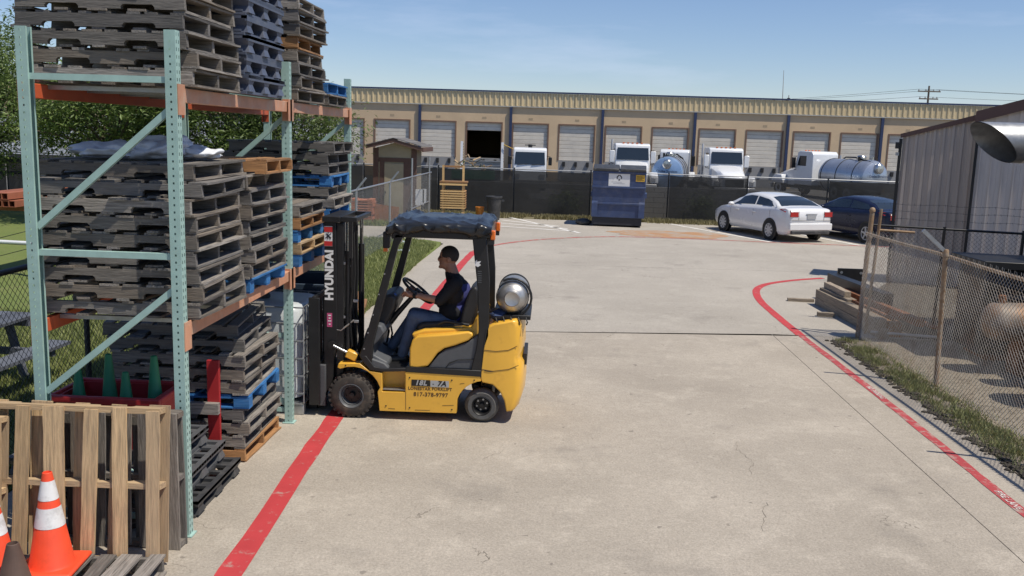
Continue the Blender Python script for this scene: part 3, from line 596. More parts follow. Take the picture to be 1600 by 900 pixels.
# lower body skin: near and far, with front fender, step recess and rear arch
skin = [(527, 574), (529, 568), (562, 568), (577, 580), (597, 583), (597, 612), (633, 613), (633, 581), (751, 588), (751, 602)]+arc((754, 638), 42, 268, 200, 6)+[(713, 646), (593, 642), (590, 612)]+arc((549, 620), 47, -18, -112, 7)
for y0, y1 in ((YN, YN+.14), (YF-.14, YF)): fpart('body_panel', skin, y0, y1, 'yellow', .012, 2, Y=YN)
fpart('step_well', [(596, 581), (634, 581), (634, 612), (596, 611)], YN+.142, YF-.142, 'yellow', .006, Y=YN)
for y in (YN+.01, YF-.09): MB().box(*[fp([(598, 611), (633, 611)])[i][0] for i in (0, 1)], y, y+.08, .325, .333).build('step_plate', 'steel_galv', FK, loc=fl)
x0 = fp([(634, 600)])[0][0]; x1 = fp([(712, 600)])[0][0]
MB().box(x0, x1, YN+.15, YF-.15, .14, .5).build('chassis', 'black_metal', FK, loc=fl)
xa = fp([(592, 600)])[0][0]; MB().box(xa-.35, xa, YN+.24, YF-.24, .16, .45).build('front_axle', 'black_metal', FK, loc=fl)
xr = fp([rwc])[0][0]; MB().box(xr-.1, xr+.1, YN+.2, YF-.2, .17, .36).build('rear_axle', 'black_metal', FK, loc=fl)
# floor plate and black frame rail
fpart('floor_plate', [(562, 556), (568, 566), (578, 578), (598, 581), (640, 580), (640, 575), (600, 576), (585, 573), (572, 556)], YN-.004, YF+.004, 'black_metal', .006, Y=YN)
fpart('frame_rail', [(634, 573), (634, 581), (752, 589), (752, 579)], YN-.006, YF+.006, 'black_metal', .006, Y=YN)
# hood pod and grey side panel
pod = [(639, 574), (639.5, 545), (644, 532), (652, 526), (700, 523), (731, 519), (738, 521), (739, 526), (731, 533), (712, 540), (694, 545), (683, 553), (675, 564), (668, 573), (650, 576)]
fpart('engine_hood', pod, YN+.015, YF-.015, 'yellow', .03, 4, Y=YN)
fpart('side_panel', [(668, 576), (677, 565), (685, 555), (696, 547), (713, 542), (732, 535), (741, 528), (749, 522), (753, 535), (748, 579)], YN+.03, YF-.03, 'grey_panel', .012, Y=YN)
for y in (YN+.024, YF-.024): MB().tube([(p[0], y, p[1]) for p in fp([(694, 578), (702, 568), (716, 563), (746, 562)])], .004, 5).build('panel_groove', 'decal_black', FK, loc=fl)
fpart('hood_top', [(640, 526), (660, 519), (735, 516), (742, 500), (752, 488), (757, 500), (757, 530), (735, 535), (645, 536)], YN+.12, YF-.12, 'yellow', .02, 3, Y=YN)
# counterweight: stacked rounded slices
cw = fp([(752, 598), (750, 585), (757, 530), (760, 512), (772, 505), (790, 502), (808, 500), (816, 503), (819, 512), (819.5, 545), (815, 560), (816.5, 566), (820.5, 572), (820.5, 600), (818, 622), (812, 638), (806, 644), (791, 645), (788, 628), (781, 613), (770, 602)], YN)
mb = MB(); n = len(cw); ys = [0, .02, .07, .16, .5]; ins = [.055, .025, .008, 0, 0]; sl_ = list(zip(ys, ins)); sl_ += [(1.02-y, i) for y, i in sl_[-2::-1]]
cx = sum(p[0] for p in cw)/n; cz = sum(p[1] for p in cw)/n
xmin = min(p[0] for p in cw); xmax = max(p[0] for p in cw)
rs = []
for y, i in sl_:
    ring = []
    for (x, z) in cw:
        k = max(0, (x-cx)/(xmax-cx)); bow = .05*(abs(y-.51)/.51)**2.2*k
        ring.append((x-bow-i*1.2*k, YN+y*(YF-YN)/1.02, cz+(z-cz)*(1-i*.5)))
    rs.append(ring)
mb.rings(rs).build('counterweight', 'yellow', FK, sm=38, loc=fl, bev=.012, seg=2)
MB().box(xmax-.035, xmax+.004, 9.62, 10.16, .60, .72).build('counterweight_slot', 'black_metal', FK, loc=fl)
for y in (YN+.12, YF-.12): 
    p = fp([(782, 509)])[0]; MB().lathe([(.0, .03), (.05, .03), (.055, 0)], (p[0], y+.1, p[1]+.005), n=16).build('filler_cap', 'yellow', FK, loc=fl, sm=40)
# wheels
def wheel(c, r, y0, y1, tyre_m, rim_m, ri, name='wheel', lug=0):
    p = at_y(c[0], c[1], YN); w = thing.__globals__['bpy'].data.objects.new(name, None); COL.objects.link(w); w.parent = FK; w.location = (p.x+fl[0], y0+fl[1], r); w.empty_display_size = .1
    s = 1 if y1 > y0 else -1; d = abs(y1-y0)
    prof = [(ri, .02), (ri+.01, .004), (ri+(r-ri)*.55, 0), (r-.03, .012), (r-.006, .035), (r, .06), (r, d-.06), (r-.006, d-.035), (r-.03, d-.012), (ri+(r-ri)*.55, d), (ri, d-.02)]
    MB().lathe([(a, s*b) for a, b in prof], axis='y', n=48, caps=False).build('tyre', tyre_m, w, sm=40)
    if lug:
        mb = MB()
        for i in range(lug):
            a = 2*pi*i/lug
            for q, da in ((0, 0), (d*.5, pi/lug)):
                ca, sa = cos(a+da), sin(a+da); e = Vector((ca, 0, sa)); tn = Vector((-sa, 0, ca)); c0 = e*(r-.012)
                mb.rings([[c0+tn*u+Vector((0, s*v, 0))+e*k for u, v in ((-.014, q+.012), (.014, q+.012), (.02, q+d*.46), (-.008, q+d*.46))] for k in (-.02, .0135)])
            # shoulder lugs
        mb.build('tread', tyre_m, w)
    MB().lathe([(ri*.70, s*.085), (ri*.74, s*.05), (ri*.80, s*.035), (ri*.86, s*.04), (ri*.92, s*.012), (ri, s*.003), (ri+.012, s*.01)], axis='y', n=40, caps=False).build('rim', rim_m, w, sm=35)
    MB().lathe([(.0, s*.088), (ri*.45, s*.088), (ri*.71, s*.084)], axis='y', n=32).build('wheel_disc', 'black_metal', w, sm=35)
    MB().lathe([(.0, s*.03), (ri*.22, s*.032), (ri*.26, s*.07)], axis='y', n=20).build('hub', rim_m if not lug else 'black_metal', w, sm=35)
    for i in range(6):
        a = 2*pi*i/6+.3; q = Vector((cos(a)*ri*.58, s*.086, sin(a)*ri*.58)); MB().cyl(q, q+Vector((0, -s*.016, 0)), .011, n=6).build('wheel_nut', 'steel_galv' if not lug else 'black_metal', w)
    return w
wheel(fwc, .243, YN-.01, YN+.2, 'rubber', 'plastic_dgrey', .128, lug=26); wheel(fwc, .243, YF+.01, YF-.2, 'rubber', 'plastic_dgrey', .128, lug=26)
wheel(rwc, .182, YN+.02, YN+.18, 'solid_tyre', 'black_metal', .098); wheel(rwc, .182, YF-.02, YF-.18, 'solid_tyre', 'black_metal', .098)
# overhead guard
for y0, y1 in ((YN, YN+.055), (YF-.055, YF)):
    fpart('rear_pillar', [(738, 372), (760, 370), (765, 440), (764, 525), (757, 545), (752, 588), (735, 582), (744, 545), (748, 515), (746, 450)], y0, y1, 'black_metal', .008, Y=YN)
    fpart('front_pillar', [(617, 366), (632, 366), (622, 385), (583, 537), (581, 566), (571, 572), (561, 556), (571, 527)], y0, y1, 'black_metal', .008, Y=YN)
    fpart('guard_rail', [(612, 360), (765, 357), (766, 372), (740, 375), (632, 371), (612, 373)], y0, y1, 'black_metal', .008, Y=YN)
for i in range(6):
    x = fp([(618+i*27, 365)])[0][0]; z = fp([(690, 362)])[0][1]; MB().box(x-.02, x+.02, YN+.055, YF-.055, z-.02, z+.02).build('guard_bar', 'black_metal', FK, loc=fl)
for i in range(6):
    a, b = fp([(746.5, 441-i*3.4), (752.5, 440-i*3.4)]); MB().box(a[0], b[0], YN-.002, YN, a[1]-.004, a[1]+.004).build('pillar_slot', 'grey_panel', FK, loc=fl)
a = fp([(747, 412)])[0]; obj('emblem', MB().add([(-.03, 0, -.02), (.0, 0, -.035), (.03, 0, -.012), (.012, 0, 0), (.03, 0, .028), (-.01, 0, .02), (-.012, 0, .04), (-.03, 0, .022)], [(0, 1, 2, 3), (3, 4, 5, 0), (0, 5, 6, 7)]).mesh('emblem'), 'decal_white', FK, (a[0]+fl[0], YN-.003+fl[1], a[1]))
# wrapped roof: crumpled plastic bundle over the guard
px0, px1 = fp([(603, 360)])[0][0], fp([(768, 360)])[0][0]; zt_ = fp([(690, 356)])[0][1]
rs = []; NX, NA = 60, 64
for i in range(NX+1):
    u = i/NX; x = px0+(px1-px0)*u; e = min(1, min(u, 1-u)*9+.35)**.5; ring = []
    for j in range(NA):
        a = 2*pi*j/NA; c, s_ = cos(a), sin(a)
        yy = (YN+YF)/2+.555*abs(c)**.42*(1 if c > 0 else -1); zz = .068*abs(s_)**.75*(1 if s_ > 0 else -1.15)*e
        cr = noise.noise(Vector((x*6, yy*4, zz*9)))*.018+(1-abs(noise.noise(Vector((x*7+yy*3, yy*5-x*2, zz*9)))))**6*.022*(1.6 if u < .22 or u > .85 else .6)+abs(noise.noise(Vector((x*20, yy*18, zz*20))))*.016*(1 if (u < .2 or u > .85 or s_ < 0) else .15)
        drp = .035*max(0, noise.noise(Vector((x*7, 3.1, 0))))*(1 if s_ < 0 else 0)*(1 if abs(c) > .7 else 0)
        sag = .02*sin(u*pi)+(-.03 if u < .08 else 0)
        ring.append((x+.015*noise.noise(Vector((yy*9, zz*9, x))), yy+cr*c, zt_+zz+cr*s_*1.2+sag-drp-.012))
    rs.append(ring)
MB().rings(rs).build('roof_wrap', 'black_plastic', FK, sm=50, loc=fl)
for (px, py) in ((605, 378),):
    for y in (YN+.02, YF-.1):
        a = fp([(px, py)])[0]; MB().box(a[0]-.05, a[0]+.02, y, y+.08, a[1]-.07, a[1]+.1).build('headlight', 'black_metal', FK, loc=fl, bev=.01); MB().box(a[0]-.045, a[0]+.0, y+.01, y+.07, a[1]-.105, a[1]-.0702).build('turn_signal', 'amber', FK, loc=fl)
for y in (YN+.02, YF-.1):
    a = fp([(766, 369)])[0]; MB().box(a[0]+.0, a[0]+.05, y, y+.08, a[1]-.045, a[1]+.055).build('rear_lamp', 'amber', FK, loc=fl, bev=.01); MB().box(a[0]-.03, a[0]+.04, y-.004, y+.084, a[1]-.09, a[1]-.047).build('lamp_bracket', 'black_metal', FK, loc=fl)
# gas cylinder
a = fp([(800, 467)], 9.45)[0]; rT = .166; y0 = 9.43
MB().lathe([(0, .012), (.05, .008), (.075, 0), (.085, .02), (.1, .03), (.128, .045), (.152, .075), (rT, .12), (rT, .72), (.14, .8), (.06, .84), (0, .845)], (a[0], y0, a[1]), 'y', 40).build('gas_cylinder', 'alu', FK, sm=25, loc=fl)
for yy in (.13, .62): MB().lathe([(rT+.002, yy), (rT+.009, yy), (rT+.009, yy+.04), (rT+.002, yy+.04)], (a[0], y0, a[1]), 'y', 40, caps=False).build('cylinder_strap', 'black_metal', FK, sm=25, loc=fl)
hp = [(a[0]+(rT+.035)*cos(t_), y0+.1, a[1]+(rT+.035)*sin(t_)) for t_ in [radians(-60+i*15) for i in range(13)]]
MB().tube(hp, .013, 8).build('cylinder_guard', 'black_metal', FK, loc=fl, sm=50)
MB().box(a[0]-.2, a[0]+.2, y0+.05, y0+.75, a[1]-rT-.06, a[1]-rT-.012).build('cylinder_tray', 'black_metal', FK, loc=fl, bev=.006)
MB().box(a[0]-.06, a[0]+.06, y0+.2, y0+.6, a[1]-rT-.16, a[1]-rT-.0605).build('cylinder_stand', 'black_metal', FK, loc=fl)
for k in range(5): MB().tube([(a[0]-.17+.08*k, y0+.03, a[1]-rT-.03), (a[0]-.15+.08*k, y0-.02, a[1]-rT-.07), (a[0]-.12+.07*k, y0+.0, a[1]-rT-.10)], .008, 6).build('hose', 'black_metal', FK, loc=fl)
MB().tube([(a[0]-.15, y0, a[1]-.1), (a[0]-.25, y0+.05, a[1]-.17), (a[0]-.3, y0+.1, a[1]-.05), (a[0]-.32, y0+.15, a[1]-.3)], .009, 6).build('hose', 'black_metal', FK, loc=fl)
b = fp([(779, 493)], 9.55)[0]; MB().blob((b[0], 9.62, b[1]), (.11, .16, .065), 14, .3, 4).build('cloth_roll', mat('dark blue cloth', (.03, .05, .12), .85, bump=.3, bscale=20), FK, sm=70, loc=fl)
# seat
fpart('seat_cushion', [(652, 519), (651, 509), (660, 504), (690, 503), (722, 505), (727, 519)], 9.62, 10.16, 'vinyl', .025, 3, Y=9.62)
fpart('seat_base', [(656, 524), (658, 517), (722, 517), (722, 524)], 9.66, 10.12, 'yellow', .01, Y=9.62)
fpart('seat_back', [(715, 512), (724, 480), (733, 455), (741, 447), (748, 452), (747, 480), (738, 512)], 9.64, 10.14, 'vinyl', .03, 3, Y=9.64)
MB().tube([(p[0], 9.585, p[1]) for p in fp([(684, 506), (696, 502), (720, 506), (733, 508)], 9.58)], .016, 8).build('hip_guard', 'vinyl', FK, loc=fl, sm=50)
# cowl, dash, steering
fpart('dash_cowl', [(578, 500), (588, 472), (594, 463), (612, 459), (620, 466), (617, 482), (601, 512), (590, 526), (576, 520)], 9.62, 10.2, 'grey_panel' if 0 else 'vinyl', .03, 3, Y=9.62)
cA = at_y(608, 464, 9.7); MB().lathe([(.0, .012), (.05, .012), (.075, .008), (.08, -.02)], (0, 0, 0), n=24).build('cup_lid', 'blue_cloth', FK, sm=40, loc=(cA.x+fl[0], 9.72+fl[1], cA.z), rot=(0, radians(-28), 0))
fpart('floor_moulding', [(566, 548), (569, 525), (574, 512), (586, 507), (596, 509), (601, 520), (592, 532), (583, 540), (583, 554), (594, 560), (606, 566), (606, 575), (584, 575)], YN+.06, YF-.06, 'grey_panel', .02, 3, Y=YN+.06)
fpart('floor_moulding', [(561, 556), (569, 543), (577, 552), (580, 561), (600, 568), (607, 575), (606, 579), (580, 577)], YN+.01, YN+.1, 'grey_panel', .012, 3, Y=YN)
sc = at_y(653, 454, 9.88); s0 = at_y(607, 505, 9.88)
MB().cyl(s0, sc, .035, .022, 12).build('steering_column', 'black_metal', FK, sm=50, loc=fl)
ax = (sc-s0); ax = Vector((.62, 0, .78)).normalized(); ua = Vector((0, 1, 0)); va = ax.cross(ua).normalized()
SWR = .2
ring = [sc+(ua*cos(2*pi*i/32)+va*sin(2*pi*i/32))*SWR for i in range(33)]
sw = MB().tube(ring, .0155, 8, caps=False)
sw.cyl(sc-ax*.02, sc+ax*.02, .035, .03, 12)
for an in (90, 210, 330): sw.cyl(sc, sc+(ua*cos(radians(an))+va*sin(radians(an)))*SWR, .011, n=8)
sw.build('steering_wheel', 'vinyl', FK, sm=50, loc=fl)
for k, (x, y) in enumerate(((604, 497), (609, 500))):
    p = at_y(x, y, 10.1); MB().tube([p, p+Vector((.03, 0, -.15)), p+Vector((.0, 0, -.3))], .012, 6).build('lever', 'black_metal', FK, loc=fl)
# mast
xA, xB, xC = fp([(507, 400)], 9.5)[0][0], fp([(525, 400)], 9.5)[0][0], fp([(556, 400)], 9.6)[0][0]
ztop = fp([(515, 340)], 9.5)[0][1]
for y0, y1 in ((9.5, 9.6), (10.18, 10.28)):
    fpart('mast_outer_rail', [(507, 346), (525, 345), (527, 534), (522, 560), (520, 610), (507, 610), (506, 534)], y0, y1, 'black_metal', .005, Y=9.5)
    MB().box(xB+.006, xB+.075, y0+.012, y1-.02, .16, ztop-.06).build('mast_inner_rail', 'black_metal', FK, loc=fl, bev=.004)
    MB().cyl((xB+.12, (y0+y1)/2+.0, .2), (xB+.12, (y0+y1)/2, ztop-.35), .034, n=14).build('lift_cylinder', 'black_metal', FK, loc=fl, sm=50)
    MB().cyl((xB+.12, (y0+y1)/2+.0, ztop-.35), (xB+.12, (y0+y1)/2, ztop-.04), .02, n=12).build('cylinder_rod', 'steel_shiny', FK, loc=fl, sm=50)
MB().box(xA-.02, xB+.05, 9.48, 10.3, ztop-.045, ztop+.012).box(xB+.051, xC+.03, 9.5, 9.56, ztop-.04, ztop+.01).box(xB+.051, xC+.03, 10.24, 10.28, ztop-.04, ztop+.01).box(xC-.02, xC+.03, 9.561, 10.239, ztop-.035, ztop+.005).build('mast_top_bracket', 'black_metal', FK, loc=fl, bev=.004)
for z in (1.05, .45): MB().box(xA+.02, xB+.05, 9.6, 10.18, z-.07, z+.07).build('mast_cross_member', 'black_metal', FK, loc=fl, bev=.004)
for k, (y, dx) in enumerate(((9.62, .09), (9.68, .15), (9.74, .17), (9.8, .1), (9.98, .12), (10.06, .15))):
    MB().tube([(xB+dx, y, ztop-.06-.05*(k % 3)), (xB+dx+.01, y, 1.5), (xB+dx-.01, y+.02, 1.1), (xB+dx+.03, y, .8), (xB+dx+.01, y, .45)], .011, 6).build('hose', 'rubber_clean', FK, loc=fl, sm=50)
for y in (9.8, 9.98): MB().box(xB+.02, xB+.035, y-.012, y+.012, .5, ztop-.06).build('lift_chain', 'steel_galv', FK, loc=fl)
MB().box(xC-.055, xC-.015, 9.5, 9.53, ztop-.42, ztop-.04).build('mast_hose_guard', 'black_metal', FK, loc=fl)
MB().tube([(xC-.02, 9.51, ztop-.42), (xC-.015, 9.51, 1.4), (xC-.05, 9.52, 1.1), (xC-.02, 9.52, .75)], .012, 6).build('hose', 'black_metal', FK, loc=fl, sm=50)
for (px, py) in ((533, 370), (537, 411), (545, 415), (531, 499), (541, 495), (556, 470), (557, 502)):
    p = at_y(px, py, 9.55); MB().box(p.x-.025, p.x+.025, 9.53, 9.56, p.z-.014, p.z+.014).build('hose_clip', 'steel_galv', FK, loc=fl, bev=.003)
MB().tube([at_y(526, 515, 9.52), at_y(533, 516, 9.52), at_y(543, 508, 9.52), at_y(553, 500, 9.52)], .010, 6).build('hydraulic_pipe', 'steel_galv', FK, loc=fl, sm=60)
p0, p1 = at_y(521, 540, 9.47), at_y(545, 552, 9.47)
MB().cyl(p0, p1, .014, n=10).build('tilt_rod', 'steel_shiny', FK, loc=fl, sm=50); MB().cyl(p0+Vector((-.02, 0, .0)), p0+Vector((-.02, .12, 0)), .045, n=14).build('tilt_pivot', 'black_metal', FK, loc=fl, sm=50)
MB().beam(p1+Vector((-.02, 0, .008)), p1+Vector((.09, 0, -.04)), .08, .085).build('tilt_cylinder', 'yellow', FK, loc=fl, bev=.01)
# carriage, load backrest, forks
xF = fp([(485, 500)], 9.55)[0][0]; xG = fp([(503, 500)], 9.55)[0][0]
for z in (.2, .52): MB().box(xF+.045, xG, 9.42, 10.36, z-.05, z+.05).build('carriage_bar', 'black_metal', FK, loc=fl, bev=.004)
for y in (9.42, 9.66, 9.88, 10.1, 10.31): MB().box(xF+.05, xF+.09, y, y+.05, .57, 1.24).build('backrest_bar', 'black_metal', FK, loc=fl, bev=.004)
MB().box(xF+.05, xF+.09, 9.42, 10.36, 1.24, 1.29).build('backrest_bar', 'black_metal', FK, loc=fl, bev=.004)
MB().box(xF+.02, xG+.01, 9.4, 9.44, .12, 1.28).build('carriage_side_plate', 'black_metal', FK, loc=fl, bev=.004)
MB().box(xG-.02, xG+.06, 9.45, 9.5, .1, .55).build('carriage_bracket', 'plastic_dgrey', FK, loc=fl, bev=.006)
for y in (9.62, 10.04):
    MB().prism([(xF+.045, .56), (xF+.045, .02), (xF-.6, .02), (xF-.95, .03), (xF-.95, .036), (xF-.6, .058), (xF+.008, .06), (xF+.008, .56)], y, y+.1, 'y').build('fork', 'black_metal', FK, loc=fl)
# decals
def decal(name, px, py, w, h, m, Y=YN-.003, parent=FK):
    p = at_y(px, py, Y); return MB().box(p.x-w/2, p.x+w/2, Y-.0015, Y, p.z-h/2, p.z+h/2).build(name, m, parent, loc=fl)
def words(s, px, py, size, m, Y=YN-.0052, roll=0, **k):
    p = at_y(px, py, Y); return obj('lettering', text_mesh(s, size, **k), m, FK, (p.x+fl[0], Y+fl[1], p.z+fl[2]), (pi/2, roll, 0))
words('HYUNDAI', 514.8, 430, .118, 'decal_white', 9.5-.002, -pi/2, bold=.006, space=1.02)
decal('warning_sticker', 513, 369, .085, .21, 'decal_white', 9.498); decal('warning_sticker', 513, 358.5, .085, .055, 'decal_red', 9.496); decal('warning_sticker', 513, 380.5, .085, .05, 'decal_red', 9.496)
p = at_y(513, 369, 9.495); mb = MB()
for a, b in (((-.025, .03), (.025, -.03)), ((-.03, -.02), (.03, .03)), ((-.01, -.035), (.0, .04)), ((.005, .0), (.03, -.015))): mb.beam((p.x+a[0], 9.494, p.z+a[1]), (p.x+b[0], 9.494, p.z+b[1]), .002, .008, (0, 0, 1))
mb.build('warning_pictogram', 'decal_black', FK, loc=fl)
decal('sticker', 515, 500, .055, .15, 'decal_pink', 9.498)
p = at_y(515, 500, 9.495); mb = MB()
for k, (z, w_) in enumerate(((.05, .03), (.02, .02), (-.01, .034), (-.045, .02))): mb.box(p.x-w_/2, p.x+w_/2, 9.4945, 9.4955, p.z+z-.006, p.z+z+.006)
mb.build('sticker_print', 'decal_white', FK, loc=fl)
decal('model_plate', 657.5, 598.5, .197, .068, 'decal_black'); decal('model_plate', 687, 600, .195, .068, 'decal_silver')
words('18L', 657.5, 598.5, .075, 'decal_silver', shear=.25, bold=.003, space=1.15); words('-', 677, 599.5, .07, 'decal_black'); words('7A', 690, 600, .075, 'decal_black', shear=.25, bold=.003, space=1.1)
words('LONESTAR', 655, 607.3, .045, 'decal_brown', YN-.0012, space=1.1, bold=.0012); words('FORKLIFT', 690.5, 608.4, .045, 'decal_brown', YN-.0012, space=1.1, bold=.0012); words('817-378-9797', 673, 617, .06, 'decal_brown', YN-.0012, space=1.08, bold=.0015)
decal('sticker', 756, 401, .035, .05, 'decal_white', YF-.0)
decal('fuel_sticker', 817, 520, .004, .08, 'decal_black', YN+.03)

# seams, bolts, scratches
for y in (YN-.001, YF+.001):
    MB().tube([(p[0], y, p[1]) for p in fp([(751.5, 590), (752.5, 575), (756, 540), (759, 515)])], .004, 5).build('panel_seam', 'decal_black', FK, loc=fl)
    MB().tube([(p[0], y, p[1]) for p in fp([(757, 547), (775, 549), (795, 547), (808, 541)])], .0035, 5).build('panel_seam', 'decal_brown', FK, loc=fl)
    MB().tube([(p[0], y, p[1]) for p in fp([(753, 577), (770, 580), (795, 577), (810, 571)])], .0035, 5).build('panel_seam', 'decal_brown', FK, loc=fl)
    MB().tube([(p[0], y-.001 if y < 9.8 else y+.001, p[1]) for p in fp([(757, 579), (764, 580.5), (771, 580)])], .004, 5).build('scratch', 'decal_black', FK, loc=fl)
    MB().tube([(p[0], y, p[1]) for p in fp([(634, 585), (634, 640)])], .0025, 4).build('panel_seam', 'decal_brown', FK, loc=fl)
    for px, py in ((603, 634), (640, 590), (706, 594), (706, 640), (640, 637), (741, 594), (540, 571)):
        a = fp([(px, py)])[0]; MB().cyl((a[0], y-.004, a[1]), (a[0], y+.004, a[1]), .008, n=8).build('panel_bolt', 'black_metal', FK, loc=fl)
    for px, py, L_, dz in ((700, 634, .12, .008), (612, 638, .07, -.004), (722, 600, .05, .01), (660, 641, .16, .003)):
        a = fp([(px, py)])[0]; MB().beam((a[0]-L_/2, y, a[1]), (a[0]+L_/2, y, a[1]+dz), .002, .004).build('scratch', 'decal_brown', FK, loc=fl)
for px, py in ((569, 545), (575, 520), (583, 492), (592, 460), (601, 428)):
    a = fp([(px, py)])[0]; MB().cyl((a[0], YN-.006, a[1]), (a[0], YN+.002, a[1]), .008, n=8).build('pillar_bolt', 'steel_galv', FK, loc=fl)
MB().tube([(p[0], YN+.07, p[1]) for p in fp([(596, 446), (588, 478), (582, 502)], YN+.07)], .012, 6).build('grab_handle', 'black_metal', FK, loc=fl, sm=60)
# ---------------- driver ----------------
PS = thing('person', 'person in black shirt and blue jeans driving the forklift, hands on the wheel', 'person', (-1.0, 9.88, 0)); pl_ = wl(PS)
def capsule(mb, p0, r0, p1, r1, n=14):
    p0 = Vector(p0); p1 = Vector(p1); d = (p1-p0); L_ = d.length; d.normalize(); a = d.orthogonal().normalized(); b = d.cross(a); rs = []
    for t in (-85, -60, -30, 0): rs.append((p0+d*r0*sin(radians(t)), r0*cos(radians(t))))
    for t in (0, 30, 60, 85): rs.append((p1+d*r1*sin(radians(t)), r1*cos(radians(t))))
    mb.rings([[c+(a*cos(2*pi*i/n)+b*sin(2*pi*i/n))*r for i in range(n)] for c, r in rs])
def fused(name, mb, vox, m, smooth=4, post=None):
    me = mb.mesh(name); o = bpy.data.objects.new(name, me); COL.objects.link(o)
    r = o.modifiers.new('r', 'REMESH'); r.mode = 'VOXEL'; r.voxel_size = vox; s = o.modifiers.new('s', 'SMOOTH'); s.iterations = smooth; s.factor = .5
    bpy.context.view_layer.update(); e = bpy.data.meshes.new_from_object(o.evaluated_get(bpy.context.evaluated_depsgraph_get())); bpy.data.objects.remove(o)
    e.name = name; e.materials.clear(); e.materials.append(M[m]); e.polygons.foreach_set('use_smooth', [True]*len(e.polygons))
    if post: post(e)
    return obj(name, e, None, PS, pl_)
A = at_y
hd = A(700.5, 403, 9.88); nk = A(705, 424, 9.88); nb = A(711, 440, 9.88); ch = A(713, 458, 9.88); wa = A(711, 485, 9.88); pe = A(706, 503, 9.88)
J = {}
for s, y in ((-1, 9.88-.185), (1, 9.88+.185)):
    J[s] = dict(sh=A(712, 443, y), el=A(686, 469, y-.05*-s*-1 if 0 else y+s*.04), hip=A(707, 506, 9.88+s*.1))
lel = A(687, 469, 9.65); lwr = A(648, 461, 9.70); lha = A(637, 459.5, 9.72)
rel = A(690, 474, 10.12); rwr = A(655, 458, 10.03); rha = A(645, 453, 10.01)
lkn = A(646, 495, 9.74); lan = A(629, 553, 9.74); lto = A(607, 561, 9.72)
rkn = A(648, 490, 10.0); ran = A(613, 540, 10.0); rto = A(597, 540, 10.0)
def arms(mb, e=0, full=True):
    for s, el, wr, ha in ((-1, lel, lwr, lha), (1, rel, rwr, rha)):
        capsule(mb, J[s]['sh'], .07+e, el, .05+e)
        if full: capsule(mb, el, .044, wr, .029)
def torso(mb, e=0):
    for c, r in ((nb+Vector((.0, 0, -.03)), (.09, .17, .065)), (ch+Vector((.005, 0, .01)), (.15, .20, .155)), (wa+Vector((-.005, 0, 0)), (.165, .19, .14)), (pe, (.15, .19, .10))): mb.blob(c, (r[0]+e, r[1]+e, r[2]+e), 18)
def legs(mb, e=0, foot=True):
    for s, kn, an, to in ((-1, lkn, lan, lto), (1, rkn, ran, rto)):
        capsule(mb, J[s]['hip'], .088+e, kn, .066+e); capsule(mb, kn+Vector((.0, 0, -.02)), .064+e, an, .043+e*1.5)
        if foot: capsule(mb, an+Vector((.02, 0, -.03)), .04, to, .03)
body = MB(); torso(body, -.012); arms(body, -.006); legs(body, -.008)
capsule(body, nb, .075, hd+Vector((.012, 0, -.06)), .064)
body.blob(hd+Vector((.008, 0, .022)), (.104, .082, .102), 20); body.blob(hd+Vector((-.030, 0, -.062)), (.068, .061, .064), 16); body.blob(nb+Vector((.01, 0, .02)), (.08, .13, .06), 14)   # cranium, jaw
body.blob(hd+Vector((-.101, 0, -.018)), (.02, .014, .024), 10); body.blob(hd+Vector((-.085, 0, .012)), (.02, .03, .014), 10); body.blob(hd+Vector((-.083, 0, -.062)), (.018, .026, .014), 10); body.blob(hd+Vector((-.082, 0, -.10)), (.026, .026, .02), 10)
for s in (-1, 1): body.blob(hd+Vector((.012, s*.084, -.012)), (.02, .012, .033), 10)
for wr, ha, s in ((lwr, lha, -1), (rwr, rha, 1)):
    d = (ha-wr).normalized(); sd = Vector((0, 1, 0)); up = d.cross(sd).normalized()*(1 if d.cross(sd).z > 0 else -1)
    capsule(body, wr, .03, ha, .034)
    for k in range(4):   # fingers curl round the rim
        q = ha+sd*(s*-.012+.021*(k-1.5))*1.0+d*.02; L_ = [.034, .038, .036, .03][k]
        q1 = q+d*L_+up*.004; q2 = q1+d*.008-up*.03; q3 = q2-d*.026-up*.006
        capsule(body, q, .0115, q1, .0105, 8); capsule(body, q1, .0105, q2, .0095, 8); capsule(body, q2, .0095, q3, .009, 8)
    t0 = ha-sd*s*-.03-d*.015; capsule(body, t0, .012, t0+d*.03+up*.03-sd*s*-.012, .011, 8); capsule(body, t0+d*.03+up*.03-sd*s*-.012, .011, t0+d*.06+up*.022-sd*s*-.01, .009, 8)
fused('body', body, .0075, 'skin', 3)
sh = MB(); torso(sh, .012); arms(sh, .012, False); capsule(sh, nb+Vector((0, 0, -.005)), .095, nk+Vector((.004, 0, -.022)), .074); sh.blob(nb+Vector((.01, 0, .015)), (.092, .15, .068), 16)
def back(e):
    e.materials.append(M['shirt_blue'])
    for p in e.polygons:
        if p.normal.x > .25 and p.center.z < nb.z-.01 and abs(p.center.y-9.88) < .17: p.material_index = 1
fused('shirt', sh, .011, 'shirt', 5, back)
jn = MB(); legs(jn, .01, False); jn.blob(pe, (.15, .195, .105), 18); fused('jeans', jn, .011, 'jeans', 4)
so_ = MB()
for an, to in ((lan, lto), (ran, rto)): capsule(so_, an+Vector((.03, 0, -.045)), .05, to, .042); 
fused('shoes', so_, .011, 'shoe', 3)
hr = MB(); hr.blob(hd+Vector((.014, 0, .034)), (.1065, .0865, .103), 22)
